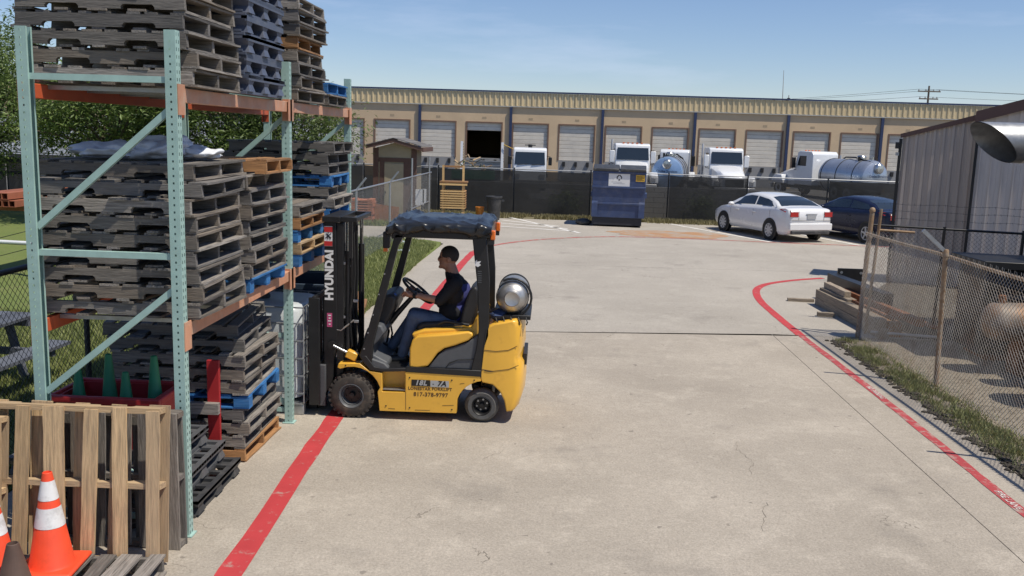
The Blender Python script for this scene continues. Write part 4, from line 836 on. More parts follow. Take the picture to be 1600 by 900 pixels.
def cutface(e):
    b = bmesh.new(); b.from_mesh(e)
    kill = [f for f in b.faces if (f.calc_center_median()-hd).x < -.062 and (f.calc_center_median()-hd).z < .078 or (f.calc_center_median()-hd).z < -.055 or ((f.calc_center_median()-hd).x < .0 and (f.calc_center_median()-hd).z < .008)]
    bmesh.ops.delete(b, geom=kill, context='FACES'); b.to_mesh(e); b.free()
fused('hair', hr, .008, 'hair', 2, cutface)
gl = MB(); gz = hd+Vector((-.094, 0, .004))
for s in (-1, 1): gl.tube([gz+Vector((0, s*.012, .014)), gz+Vector((0, s*.05, .014)), gz+Vector((.0, s*.05, -.014)), gz+Vector((0, s*.012, -.014)), gz+Vector((0, s*.012, .014))], .003, 5); gl.tube([gz+Vector((0, s*.05, .01)), gz+Vector((.09, s*.078, .008))], .003, 5)
gl.build('glasses', 'decal_black', PS, loc=pl_)
wd = (lha-lwr).normalized(); wc_ = lwr+(lel-lwr)*.02; MB().cyl(wc_-wd*.016, wc_+wd*.016, .041, .040, 16).build('wristwatch', 'decal_black', PS, sm=50, loc=pl_)
# ---------------- chain-link fence on the right ----------------
fr = thing('chain_link_fence', 'rusty chain-link fence with pipe rail beside the worn red line', 'fence', (4.99, 14.65, 0)); q = wl(fr)
fx = lambda y: 4.99+.022*(14.65-y)
PY = [14.65, 11.74, 8.6, 5.5]
for i, y in enumerate(PY):
    h = 2.03 if i == 0 else 1.74; lx = .05 if i == 0 else -.06*(i == 1)
    MB().tube([(fx(y), y, -.02), (fx(y)+lx*.5, y, h*.5), (fx(y)+lx, y, h)], .036 if i == 0 else .03, 12).build('post', 'rust_post', fr, loc=q, sm=60)
    if i == 0: MB().lathe([(.045, -.02), (.046, .01), (.03, .04), (.0, .05)], (fx(y)+lx, y, h), n=14).build('post_cap', 'rust_post', fr, loc=q, sm=60)
    else:
        MB().beam((fx(y)+.02-.05, y, h-.03), (fx(y)-.3-.06*(i == 1), y+.02, h+.26), .035, .045).build('barb_arm', 'steel_galv', fr, loc=q)
        MB().lathe([(.036, -.06), (.04, 0), (.03, .03), (0, .035)], (fx(y)+lx, y, h), n=12).build('post_cap', 'rust_post', fr, loc=q, sm=60)
MB().tube([(fx(y)-.002, y, 1.67+.01*sin(y*1.7)) for y in [14.65-i*.5 for i in range(19)]], .022, 8).build('top_rail', 'rust_post', fr, loc=q, sm=60)
MB().tube([(fx(y)+.02, y, .06+.02*sin(y*3)) for y in [14.65-i*.5 for i in range(19)]], .003, 5).build('tension_wire', 'wire', fr, loc=q)
o = chain(MB(), (fx(14.6)-.03, 14.6), (fx(5.6)-.03, 5.6), .03, 1.70, .068, .0031).build('wire_mesh', 'wire', fr, loc=q); stuff(o)
mb = MB()
for i in range(130):
    y = 14.6-i*.068; s = .03*(-1)**i; mb.cyl((fx(y)-.03, y, 1.68), (fx(y)-.03+s*.3, y+.018, 1.735), .0022, n=3, caps=False)
stuff(mb.build('wire_ends', 'wire', fr, loc=q))
for z in (.35, .8, 1.25, 1.6): MB().lathe([(.042, -.012), (.042, .012)], (fx(14.65)+.05*z/2, 14.65, z), n=12).build('fence_band', 'rust_post', fr, loc=q)
# open gate leaf folded behind the end post
gt = thing('fence_gate', 'open chain-link gate leaf with rusty frame standing behind the timber', 'gate', (5.12, 14.72, 0)); q = wl(gt)
G0, G1 = Vector((5.13, 14.72, 0)), Vector((6.9, 14.75, 0))
MB().tube([(5.13, 14.72, .05), (5.2, 14.72, 2.05)], .024, 10).build('gate_post', 'rust_post', gt, loc=q, sm=60)
MB().tube([(5.19, 14.72, 1.72), (5.75, 14.72, 1.70)], .019, 8).build('rail', 'rust_post', gt, loc=q, sm=60)
MB().tube([(5.2, 14.68, .09), (6.15, 14.45, .09)], .02, 8).build('rail', 'steel_galv', gt, loc=q, sm=60)
stuff(chain(MB(), (5.16, 14.72), (5.75, 14.72), .1, 1.72, .068, .0024).build('wire_mesh', 'wire', gt, loc=q))
# dark inner fence with barbed wire
fi = thing('security_fence', 'dark chain-link fence with barbed wire before the metal building', 'fence', (5.7, 15.6, 0)); q = wl(fi)
I0, I1 = (5.45, 15.9), (8.0, 15.45)
ip = lambda t: (I0[0]+(I1[0]-I0[0])*t, I0[1]+(I1[1]-I0[1])*t)
for t in (.45, .92, .965, 1.4): x, y = ip(t); MB().tube([(x, y, 0), (x+.02, y, 2.1 if t == .965 else 1.72)], .026, 10).build('post', 'black_metal', fi, loc=q, sm=60)
x, y = ip(1.5); MB().tube([(I0[0], I0[1], 1.70), (*ip(.92), 1.67), (x, y, 1.65)], .02, 8).build('top_rail', 'black_metal', fi, loc=q, sm=60)
for z in (1.82, 1.95, 2.07):
    pts = [(*ip(k/14*1.5), z+.012*sin(k*2.1+z*9)) for k in range(15)]; mb = MB().tube(pts, .003, 4)
    for k in range(40):
        x, y = ip(k/39*1.45); mb.cyl((x, y-.02, z-.015), (x+.01, y+.02, z+.02), .0022, n=3)
    mb.build('barbed_wire', 'black_metal', fi, loc=q)
stuff(chain(MB(), I0, ip(1.5), .05, 1.66, .075, .002).build('wire_mesh', 'wire_black', fi, loc=q))
# timber and steel pile
def timber(label, p, L, w, h, m, rz, cat='beam', grp='timber pile by the fence', nm='timber_beam'):
    mb = MB(); r = R; rs = []
    for k in range(5):
        y = -L/2+L*k/4; e = r.uniform(-.006, .006); rs.append([(-w/2+e, y, 0), (w/2+e, y, 0), (w/2+e, y, h+e*.5), (-w/2+e, y, h+e*.5)])
    return tag(mb.rings(rs).build(nm, m, None, loc=p, rot=(0, 0, rz), bev=.004), label, cat, grp)
timber('long weathered timber along the left of the pile, lowest one', (5.30, 16.1, .0), 3.0, .17, .145, 'stain_timber', .06)
timber('long brown timber resting on the lowest one at the left', (5.29, 16.15, .15), 2.9, .16, .145, 'stain_timber', .055)
timber('narrow rusty angle bar beside the stacked left timbers', (5.43, 15.95, .29), 2.7, .05, .05, 'rust', .07, nm='steel_bar')
timber('thin flat board lying on the left timbers', (5.33, 16.9, .298), 1.3, .17, .045, 'stain_timber', .09)
timber('short brown timber stacked on the left of the pile', (5.34, 17.0, .347), 1.1, .12, .1, 'stain_timber', .05)
timber('brown plank lying inside the pile', (5.56, 16.1, .0), 2.7, .24, .24, 'wood_orange', .03)
timber('long rusty steel channel on top of the pile', (5.72, 15.9, .25), 3.0, .12, .12, 'rust', .1, nm='steel_channel')
timber('black steel beam behind the timber pile', (5.75, 17.1, .0), 2.4, .2, .52, 'black_metal', .1, nm='steel_beam')
timber('dark grey timber at the right of the pile', (6.05, 16.1, .0), 2.8, .3, .2, 'wood_dark', .04)
timber('rusty flat bar lying on the right of the pile', (6.0, 15.8, .202), 2.6, .14, .03, 'rust', .12, nm='steel_bar')
timber('weathered board end sticking out left of the pile', (4.93, 17.85, .0), .5, .09, .06, 'stain_timber', 1.5)
timber('short weathered block on the concrete left of the pile', (4.98, 16.35, .0), .3, .09, .075, 'stain_timber', 1.45)
timber('pale board lying by the gate foot', (5.75, 14.95, .0), .9, .18, .03, 'stain_timber', 1.2)
sb = thing('steel_bracket', 'black steel bracket with holes and a pipe behind the timber pile', 'bracket', (5.98, 18.3, 0))
MB().box(-.25, .3, -.02, .02, .0, .62).build('plate', 'black_metal', sb)
for x in (-.18, .2): MB().cyl((x, -.024, .54), (x, -.021, .54), .028, n=12).build('bolt_hole', 'steel_galv', sb)
MB().cyl((-.15, -.5, .33), (-.15, -.03, .33), .13, n=18).build('pipe', 'bin_blue', sb, sm=50); MB().box(-.25, -.05, -.4, -.1, 0, .2).build('foot', 'black_metal', sb)
# tanks, machine and duct in the side yard
def tank(label, x0, x1, y, z, r):
    t = thing('steel_tank', label, 'tank', ((x0+x1)/2, y, 0), 0, 'rusty tanks behind the fence'); L2 = (x1-x0)/2
    MB().lathe([(0, -L2), (r*.45, -L2+r*.06), (r*.8, -L2+r*.25), (r*.97, -L2+r*.5), (r, -L2+r*.7), (r, L2-r*.7), (r*.8, L2-r*.25), (r*.45, L2-r*.06), (0, L2)], (0, 0, z), 'x', 28).build('vessel', 'tank_rust', t, sm=40)
    for x in (-L2*.55, L2*.55): MB().prism([(-r*.7, 0), (r*.7, 0), (r*.5, z-r*.72), (-r*.5, z-r*.72)], x-.04, x+.04, 'x').build('saddle', 'rust', t)
    MB().cyl((-L2+r*.9, 0, z+r*.9), (-L2+r*.9, 0, z+r+.1), .05, n=12).build('nozzle', 'rust', t, sm=50); return t
tank('smaller rusty tank behind the chain-link fence, left one', 5.95, 8.2, 12.6, .72, .26)
tank('large pale rusty tank nearest the chain-link fence', 5.85, 8.2, 11.0, .62, .36)
tank('small rust brown tank above the large one at the picture edge', 6.35, 8.3, 11.75, 1.2, .2)
mc = thing('compressor', 'big black compressor housing behind the rusty tanks', 'machine', (7.4, 13.7, 0))
MB().box(-1.15, 1.2, -.45, .45, .1, 1.35).build('housing', 'black_metal', mc, bev=.02); MB().prism([(-1.25, 1.351), (1.3, 1.351), (1.3, 1.42), (-1.25, 1.47)], -.55, .55, 'y').build('lid', 'black_metal', mc, bev=.01); MB().box(-1.0, 1.0, -.35, .35, 0, .1).build('base', 'rust', mc)
for i in range(5): MB().box(-1.0, -.2, -.458, -.4505, .4+.13*i, .47+.13*i).build('louvre', 'plastic_dgrey', mc)
DY = 13.9; ra = .29; zc = 3.13
dc = thing('exhaust_duct', 'large galvanized spiral duct with slanted open end above the fence', 'duct', (8, DY, 0)); q = wl(dc); n = 40
def dring(xf, r): return [(xf(sin(2*pi*i/n), cos(2*pi*i/n)), DY+cos(2*pi*i/n)*r, zc+sin(2*pi*i/n)*r) for i in range(n)]
cut = lambda s, c: 6.42-.25*s+.12*(-c)
rs = [dring(cut, ra)]+[dring(lambda s, c, k=k: max(cut(s, c), 6.8)+.16*k, ra) for k in range(0, 17)]
rs += [dring(lambda s, c, k=k: 6.85+.16*16-.16*k, ra-.012) for k in range(0, 16, 4)]+[dring(lambda s, c: cut(s, c)+.001, ra-.012)]
MB().rings(rs, True, False).build('duct_pipe', 'steel_galv', dc, loc=q, sm=50)
for k in range(6): MB().lathe([(ra+.002, 0), (ra+.010, .006), (ra+.002, .012)], (6.82+.18*k, DY, zc), 'x', 40, caps=False).build('seam', 'steel_galv', dc, loc=q, sm=60)


dcol = thing('added_dust_collector', 'unseen galvanized dust collector housing added at the duct end to shade the yard', 'dust collector', (9.4, 11.3, 0))  # out of view, added to cast shade behind the fence and carry the duct
MB().box(-.95, .95, -2.6, 4.1, 1.6, 5.0).build('housing', 'steel_galv', dcol, bev=.03)
MB().rings([[(-.95, -2.6, 1.599), (.95, -2.6, 1.599), (.95, 4.1, 1.599), (-.95, 4.1, 1.599)], [(-.3, -1.2, .6), (.3, -1.2, .6), (.3, 1.4, .6), (-.3, 1.4, .6)]]).build('hopper', 'steel_galv', dcol)
for x in (-.9, .9):
    for y in (-2.5, .1, 4.0): MB().box(x-.06, x+.06, y-.06, y+.06, 0, 1.65).build('leg', 'rust', dcol)

# ---------------- metal building on the right ----------------
mbd = thing('metal_building', 'grey and taupe ribbed metal building with a brown sloping roof edge', 'building', (7.62, 20.7, 0), -radians(21.7))
SL = .30; zr = lambda x: 3.25+SL*x
def siding(x0, x1, y, m, pitch, dep, rw):
    n = int(round((x1-x0)/pitch)); p = (x1-x0)/n
    for i in range(n):
        a = x0+i*p
        MB().prism([(a+.001, 0), (a+p-.001, 0), (a+p-.001, zr(a+p)), (a+.001, zr(a))], y, y+.02, 'y').build('siding_panel', m, mbd)
        MB().prism([(a+p*.5-rw, .001), (a+p*.5+rw, .001), (a+p*.5+rw*.6, zr(a+p*.5)-.01), (a+p*.5-rw*.6, zr(a+p*.5)-.01)], y-dep, y-.0005, 'y').build('siding_rib', m, mbd)
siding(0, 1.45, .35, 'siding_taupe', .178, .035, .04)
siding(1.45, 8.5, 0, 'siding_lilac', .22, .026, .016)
MB().box(1.452, 1.49, .027, .349, 0, zr(1.45)-.02).build('return_wall', 'siding_lilac', mbd); MB().box(1.435, 1.49, -.04, -.027, 0, zr(1.45)).build('corner_trim', 'black_metal', mbd)
MB().prism([(-.05, zr(0)-.035), (1.435, zr(1.45)-.045), (1.435, zr(1.45)+.07), (-.05, zr(0)+.05)], .28, .36, 'y').build('roof_edge', 'brown_fascia', mbd)
MB().prism([(1.38, zr(1.45)-.11), (8.6, zr(8.6)-.08), (8.6, zr(8.6)+.16), (1.38, zr(1.45)+.12)], -.12, -.041, 'y').build('roof_edge', 'brown_fascia', mbd)
MB().prism([(-.06, zr(0)+.02), (8.6, zr(8.6)+.02), (8.6, zr(8.6)+.055), (-.06, zr(0)+.055)], .37, 1.3, 'y').build('roof', 'brown_fascia', mbd)
MB().prism([(1.5, zr(1.5)+.02), (8.6, zr(8.6)+.02), (8.6, zr(8.6)+.055), (1.5, zr(1.5)+.055)], -.02, .365, 'y').build('roof', 'brown_fascia', mbd)
MB().box(0, .02, .375, 1.25, 0, zr(0)).build('side_wall', 'siding_taupe', mbd); MB().box(0, 8.5, 1.251, 1.28, 0, zr(0)).build('rear_wall', 'siding_taupe', mbd)
MB().box(-.07, -.005, .3, .36, .0, 3.2).build('downpipe', 'black_metal', mbd); MB().box(-.14, -.06, .22, .3, 2.98, 3.12).build('wall_lamp', 'black_metal', mbd); MB().box(-.12, -.05, .22, .3, 2.83, 2.9).build('camera_box', 'steel_galv', mbd)

# ---------------- fence along the back with black screen ----------------
def bfy(x): return 35.1-.05*x
bf = thing('screen_fence', 'long fence covered with black screen before the trucks', 'fence', (4, 34.9, 0)); q = wl(bf)
xs = [-42+2.9*i for i in range(23)]
for i, (a, b) in enumerate(zip(xs[:-1], xs[1:])):
    thin = (-.2 < a < 1.6) or i in (3,) or (6.0 < a < 8)
    mb = MB(); n = 8; rs = []
    for k in range(n+1):
        x = a+.03+(b-a-.06)*k/n; bul = .05*sin(pi*k/n)*R.uniform(.3, 1); rs.append([(x, bfy(x)-.06-bul*.3, .04+.02*R.random()), (x, bfy(x)-.06-bul, .9), (x, bfy(x)-.06-bul*.4, 1.70-.02*abs(sin(3*pi*k/n)))])
    mb.rings(rs, False, False); mb.build('screen_panel', 'screen_thin' if thin else 'screen', bf, loc=q, sm=60)
    MB().tube([(a, bfy(a), 0), (a, bfy(a), 1.80)], .03, 8).build('post', 'wire_black', bf, loc=q, sm=60)
MB().tube([(x, bfy(x), 1.74) for x in xs], .022, 6).build('top_rail', 'wire_silver', bf, loc=q)
# low block wall seen through the thin screen
lwall = thing('block_wall', 'low grey block wall behind the thin part of the black screen', 'wall', (2, 36.0, 0))
for r_ in range(6):
    for k in range(18):
        if R.random() < .02: continue
        MB().box(-7.2+.8*k+(r_ % 2)*.4+.006, -7.2+.8*(k+1)+(r_ % 2)*.4-.006, -.1, .1, r_*.2+.005, r_*.2+.195).build('block', 'dock_grey', lwall)

# ---------------- silver chain-link fence on the left, behind the rack ----------------
fm = thing('chain_link_fence', 'galvanized chain-link fence between the grass strip and the shed', 'fence', (-4.1, 21, 0)); q = wl(fm)
mx_ = lambda y: -4.35+.03*(y-20)
ys_ = [13.5, 16.6, 20.5, 24.2, 27.4, 30.6]
for i, y in enumerate(ys_):
    MB().tube([(mx_(y), y, 0), (mx_(y), y, 1.72 if i < 4 else 2.25)], .028, 10).build('post', 'steel_galv', fm, loc=q, sm=60)
    if i in (2, 3): MB().beam((mx_(y), y, 1.70), (mx_(y)+.22, y, 1.98), .03, .04).build('barb_arm', 'steel_galv', fm, loc=q)
MB().tube([(mx_(y), y, 1.70) for y in (13.5, 20, 31)], .022, 8).build('top_rail', 'steel_galv', fm, loc=q, sm=60)
MB().tube([(mx_(y), y, .75) for y in (27.4, 30.6)], .02, 8).build('mid_rail', 'steel_galv', fm, loc=q, sm=60)
stuff(chain(MB(), (mx_(13.5), 13.5), (mx_(31), 31), .03, 1.70, .1, .0022).build('wire_mesh', 'wire_silver', fm, loc=q))
# black chain-link fence behind the rack
fb = thing('chain_link_fence', 'black coated chain-link fence on the lawn edge behind the rack', 'fence', (-4.77, 9.2, 0)); q = wl(fb)
for y in (4.2, 6.75, 9.2, 11.7): MB().tube([(-4.77, y, 0), (-4.77, y, 1.72)], .03, 10).build('post', 'wire_black', fb, loc=q, sm=60)
MB().tube([(-4.77, y, 1.70) for y in (3.5, 8, 13.45)], .028, 8).build('top_rail', 'wire_black', fb, loc=q, sm=60)
for z in (1.87, 2.02): MB().tube([(-4.77, 3.5+k, z+.025*sin(k*1.9+z*5)) for k in range(11)], .0032, 4).build('barbed_wire', 'wire_black', fb, loc=q)
stuff(chain(MB(), (-4.74, 3.6), (-4.74, 13.4), .03, 1.70, .078, .0026).build('wire_mesh', 'wire_black', fb, loc=q))
# picnic table
pt = thing('picnic_table', 'dark weathered picnic table on the lawn behind the black fence', 'table', (-6.55, 9.5, 0), -.05)
wdm = mat('dark blue-grey planks', (.10, .11, .135), .7, var=.25, scale=4, stretch=(14, 1, 14), rnd=.2, bump=.3, bscale=10)
for k in range(6): MB().box(-.48+.165*k, -.48+.165*k+.155, -1.0, 1.0, .74, .78).build('plank', wdm, pt, bev=.004)
MB().box(-.5, .5, -.85, -.78, .66, .739).build('cleat', wdm, pt); MB().box(-.5, .5, .78, .85, .66, .739).build('cleat', wdm, pt)
for y in (-.8, .8):
    for s in (-1, 1): MB().beam((s*.25, y, .66), (s*.42, y, .0), .05, .1, (0, 1, 0)).build('leg', wdm, pt)
for s in (-1, 1): MB().box(s*.75-.13, s*.75+.13, -1.0, 1.0, .42, .46).build('seat', wdm, pt); 
for y in (-.7, .7): MB().box(-.85, .85, y-.03, y+.03, .34, .419).build('seat_support', wdm, pt)
# ---------------- warehouse ----------------
WY = 63.0
wh = thing('warehouse', 'long tan warehouse with ribbed parapet, cream dock doors and blue downpipes', 'warehouse', (4.8, WY, 0)); q = wl(wh)
DP = 3.125; DX = [1.62+DP*k for k in range(-14, 10)]; DW, DZ0, DZ1 = 2.36, 1.40, 3.76
XL, XR = DX[0]-DP*.5, 46.0
OPEN = 12   # index of the open door
edges = [XL]
for x in DX: edges += [x-DW/2, x+DW/2]
edges.append(XR)
for a, b in zip(edges[0::2], edges[1::2]): MB().box(a, b, WY, WY+.3, 0.0, DZ1).build('wall_pier', 'tan_wall', wh, loc=q)
MB().box(XL, XR, WY+.003, WY+.3, DZ1, 5.0).build('wall_upper', 'tan_wall', wh, loc=q)
for x in DX: MB().box(x-DW/2, x+DW/2, WY+.002, WY+.3, 0, DZ0).build('dock_face', 'dock_grey', wh, loc=q)
for k, x in enumerate(DX):
    fr_ = MB().box(x-DW/2-.07, x-DW/2+.02, WY-.03, WY+.12, DZ0, DZ1+.07).box(x+DW/2-.02, x+DW/2+.07, WY-.03, WY+.12, DZ0, DZ1+.07).box(x-DW/2+.02, x+DW/2-.02, WY-.03, WY+.12, DZ1-.02, DZ1+.07).build('door_frame', 'door_frame', wh, loc=q)
    n = 9
    for i in range(n):
        z0 = DZ0+(DZ1-DZ0)*i/n; z1 = DZ0+(DZ1-DZ0)*(i+1)/n
        if k == OPEN and i < n-2: continue
        MB().prism([(WY+.115, z0+.005), (WY+.1, z0+.02), (WY+.1, z1-.02), (WY+.115, z1-.005), (WY+.16, z1-.005), (WY+.16, z0+.005)], x-DW/2+.03, x+DW/2-.03, 'x').build('door_panel', 'door_white', fr_)
    for sx in (-.8, 0, .8): MB().box(x+sx-.09, x+sx+.09, WY-.12, WY, DZ0-.38, DZ0-.08).build('dock_bumper', 'rubber_clean', wh, loc=q)
    MB().box(x-.14, x+.14, WY-.004, WY+.002, 4.02, 4.16).build('number_plate', M['gutter'] if 0 else mat('faded door plate', (.42, .32, .21), .8), wh, loc=q)
MB().box(XL, XR, WY+.31, WY+20, 5.0, 5.1).build('roof', 'gutter', wh, loc=q)
for a in (XL, XR-.3): MB().box(a, a+.3, WY+.31, WY+20, 0, 4.99).build('end_wall', 'tan_wall', wh, loc=q)
MB().box(XL, XR, WY+19.7, WY+20, 0, 4.99).build('rear_wall', 'tan_wall', wh, loc=q); MB().box(XL, XR, WY+.31, WY+19.6, .9, 1.2).build('interior_floor', 'dock_grey', wh, loc=q)
FY = WY-.06; n = int((XR-XL)/.36)
for i in range(n):
    a = XL+i*.36; MB().box(a, a+.355, FY, FY+.05, 4.92, 5.80).build('fascia_panel', 'fascia', wh, loc=q); MB().prism([(a+.1, FY), (a+.25, FY), (a+.215, FY-.05), (a+.135, FY-.05)], 4.93, 5.79, 'z').build('fascia_rib', 'fascia', wh, loc=q)
MB().box(XL, XR, FY-.1, FY+.1, 5.81, 5.91).build('coping', 'blue_trim', wh, loc=q); MB().box(XL, XR, FY-.05, FY+.05, 4.85, 4.915).build('gutter', 'gutter', wh, loc=q); 
for k in range(11):
    x = -8.99-6.15*3+6.15*k; MB().box(x-.09, x+.09, WY-.16, WY-.02, .3, 4.84).build('downpipe', 'blue_trim', wh, loc=q)
an = thing('antenna', 'thin whip antenna on the warehouse roof', 'antenna', (16.6, WY+6, 5.1)); MB().cyl((0, 0, 0), (-.1, 0, 3.1), .035, .015, 6).build('whip', 'dock_grey', an); MB().box(-.15, .15, -.15, .15, 0, .15).build('foot', 'dock_grey', an)
an = thing('antenna', 'short roof vent mast right of the whip antenna', 'mast', (17.0, WY+6, 5.1)); MB().cyl((0, 0, 0), (0, 0, 1.35), .04, .03, 6).build('pole', 'dock_grey', an); MB().box(-.1, .1, -.05, .05, 1.0, 1.15).build('head', 'black_metal', an)
st = thing('dock_stairs', 'grey dock leveller ramp with white side plates at the open door', 'ramp', (DX[OPEN], WY-1.3, 0))
for s in (-1, 1):
    MB().prism([(-.3, 0), (.35, 0), (.12, 2.5), (-.08, 2.5)], s*1.35-.08, s*1.35+.08, 'x').build('side_plate', 'truck_white', st)
    for i in range(7): MB().box(s*1.35+.085, s*1.35+.1, -.05, .1, 1.2+.18*i, 1.28+.18*i).build('stripe', 'black_metal', st)
for i in range(4): MB().box(-1.25, 1.25, -.9+.5*i, -.42+.5*i, .35+.28*i, .40+.28*i).build('tread', 'steel_galv', st); MB().box(-1.25, 1.25, -.44+.5*i, -.42+.5*i, 0, .34+.28*i).build('riser', 'steel_galv', st)
MB().tube([(1.45, -.2, 2.35), (2.3, -.4, 2.0), (2.3, -.4, 0)], .03, 6).build('handrail', 'yellow_sign', st)

# ---------------- trucks behind the fence ----------------
def tyre_part(t, x, y, r, w=.28, m='chrome'):
    e = bpy.data.objects.new('wheel', None); COL.objects.link(e); e.parent = t; e.location = (x, y, r)
    MB().lathe([(r*.6, -w/2), (r*.93, -w/2), (r, -w*.3), (r, w*.3), (r*.93, w/2), (r*.6, w/2)], axis='x', n=24).build('tyre', 'rubber_clean', e, sm=40); MB().lathe([(0, -w/2+.02), (r*.3, -w/2), (r*.62, -w/2-.01), (r*.62, w/2+.01), (r*.3, w/2), (0, w/2-.02)], axis='x', n=20).build('rim', m, e, sm=40)
def conv_truck(label, loc, rz, tank=None, bed=False):
    t = thing('tank_truck' if tank else 'truck', label, 'truck', loc, rz, 'trucks parked behind the black fence')
    cw_ = .95
    prof = [(1.75, .75), (1.75, 2.62), (1.6, 2.78), (.5, 2.80), (.28, 2.72), (.05, 1.82), (.02, .75)]
    MB().prism([(y, z) for y, z in prof], -cw_, cw_, 'x').build('cab', 'truck_white', t, bev=.05, seg=3)
    MB().add([(-.84, .225, 2.56), (.84, .225, 2.56), (.88, .055, 1.9), (-.88, .055, 1.9)], [(0, 1, 2, 3)]).build('windshield', 'car_glass', t, loc=(0, -.03, .01))
    for s in (-1, 1):
        MB().add([(s*(cw_+.004), .5, 2.5), (s*(cw_+.004), 1.15, 2.5), (s*(cw_+.004), 1.15, 1.9), (s*(cw_+.004), .3, 1.9)], [(0, 1, 2, 3)]).build('side_window', 'car_glass', t)
        MB().box(s*(cw_+.13)-.09 if s > 0 else s*(cw_+.22)-.09, s*(cw_+.13)+.09 if s < 0 else s*(cw_+.22)+.09, .1, .2, 1.75, 2.4).build('mirror', 'truck_white' if not tank else 'black_metal', t, bev=.03)
        MB().tube([(s*cw_, .2, 2.45), (s*(cw_+.2), .15, 2.45), (s*(cw_+.2), .15, 1.7), (s*cw_, .2, 1.65)], .018, 6).build('mirror_arm', 'black_metal', t)
        MB().prism([(-1.9, .75), (-1.85, 1.1), (-1.5, 1.32), (-.9, 1.3), (-.7, .75)], s*1.0-.2, s*1.0+.2, 'x').build('fender', 'truck_white', t, bev=.06, seg=3)
        MB().box(s*.93-.12, s*.93+.12, -1.93, -1.85, .85, 1.05).build('headlight', 'chrome', t, bev=.02)
    rs = []
    for y, w, z in ((.03, .86, 1.84), (-.6, .80, 1.72), (-1.3, .70, 1.55), (-1.85, .62, 1.38), (-1.97, .55, 1.2)): rs.append([(-w, y, .7), (-w, y, z-.16), (-w*.86, y, z-.04), (-w*.4, y, z), (w*.4, y, z), (w*.86, y, z-.04), (w, y, z-.16), (w, y, .7)])
    MB().rings(rs).build('hood', 'truck_white', t, sm=40); MB().box(-.5, .5, -2.0, -1.972, .75, 1.15).build('grille', 'black_metal', t); MB().box(-1.1, 1.1, -2.15, -2.002, .45, .72).build('bumper', 'chrome', t, bev=.03)
    for x in (-.5, -.25, 0, .25, .5): MB().box(x-.05, x+.05, .42, .5, 2.80, 2.85).build('roof_light', 'amber', t)
    MB().box(-.45, .45, -1.8, 6.0, .5, .74).build('chassis', 'black_metal', t)
    for x, y in ((-.95, -1.25), (.95, -1.25), (-.9, 4.0), (.9, 4.0), (-.9, 5.1), (.9, 5.1)): tyre_part(t, x, y, .5)
    MB().cyl((-1.0, 1.9, .8), (-1.0, 1.9, 3.0 if not tank else 2.6), .06, n=10).build('exhaust_stack', 'chrome', t, sm=50)
    if tank:
        r = 1.0; zc = 1.42
        v = MB().lathe([(0, 2.05), (r*.5, 2.1), (r*.85, 2.22), (r, 2.45), (r, 5.9), (r*.9, 6.12), (r*.6, 6.28), (r*.3, 6.33), (0, 6.34)], (0, 0, zc), 'y', 40).build('tank', 'tank_steel', t, sm=30)
        MB().lathe([(r*.97, 6.0), (r*.905, 6.135), (r*.605, 6.295), (r*.3, 6.345), (0, 6.356)], (0, 0, zc), 'y', 40).build('tank_end', 'tank_blue' if tank == 'blue' else 'tank_steel', v, sm=30)
        for y in (2.6, 3.9, 5.3): MB().lathe([(r+.004, y), (r+.03, y+.02), (r+.004, y+.06)], (0, 0, zc), 'y', 40, caps=False).build('tank_band', 'black_metal', v, sm=50)
        MB().lathe([(.27, r-.1), (.27, r+.16), (.2, r+.24), (0, r+.26)], (0, 4.9, zc), 'z', 20).build('manway', 'steel_shiny', v, sm=35)
        MB().lathe([(.28, 6.2), (.28, 6.47), (.22, 6.52), (0, 6.53)], (0, 0, zc+.55), 'y', 20).build('rear_hatch', 'steel_shiny', v, sm=35)
        MB().tube([(.3, 6.0, zc+.9), (.2, 4.6, zc+1.12), (-.3, 3.2, zc+1.1), (-.6, 2.4, zc+.85), (-.8, 2.2, zc+.3)], .045, 8).build('hose', 'black_metal', v, sm=60)
        for s in (-1, 1): MB().box(s*1.05-.05, s*1.05+.05, 2.4, 6.2, zc-.35, zc-.25).build('side_rail', 'steel_galv', v)
        for k, (yy, m_) in enumerate(((5.1, 'black_metal'), (4.7, 'black_metal'), (5.4, 'steel_shiny'))): MB().cyl((.35-.35*k, yy, zc+r-.05), (.35-.35*k, yy, zc+r+.18), .07, n=10).build('valve', m_, v, sm=50)
        obj('lettering', text_mesh('Onsite Services', .21, bold=.002), 'blue_trim', v, (0, 6.40, zc+.12), (pi/2, 0, pi)); 
        MB().box(-.9, .9, 6.38, 6.43, zc-1.02, zc-.9).build('rear_bar', 'steel_galv', v)
    elif bed: MB().box(-1.1, 1.1, 2.0, 6.2, .76, 1.0).build('flatbed', 'steel_galv', t)
    return t
conv_truck('white truck with long hood facing the camera above the dumpster', (4.42, 51.0, -.05), .02, bed=True)
conv_truck('white truck facing the camera beside the blue tank end', (9.75, 52.2, -.15), .05, bed=True)
conv_truck('tank truck with pale blue rear end parked behind the fence', (7.35, 55.2, -.05), pi-.22, tank='blue').scale = (.86, .86, .9)
conv_truck('tank truck with polished steel tank beside the metal building', (15.0, 55.4, -.05), pi+.40, tank='steel').scale = (.93, .93, .95)
t = thing('truck', 'small white cab-over truck facing the camera left of the dumpster', 'truck', (-1.2, 51.5, -.1), .03, 'trucks parked behind the black fence')
MB().prism([(1.5, .7), (1.5, 2.3), (1.35, 2.44), (.4, 2.44), (.2, 2.35), (0, 1.5), (-.03, .5), (1.5, .5)], -.92, .92, 'x').build('cab', 'truck_white', t, bev=.06, seg=3)
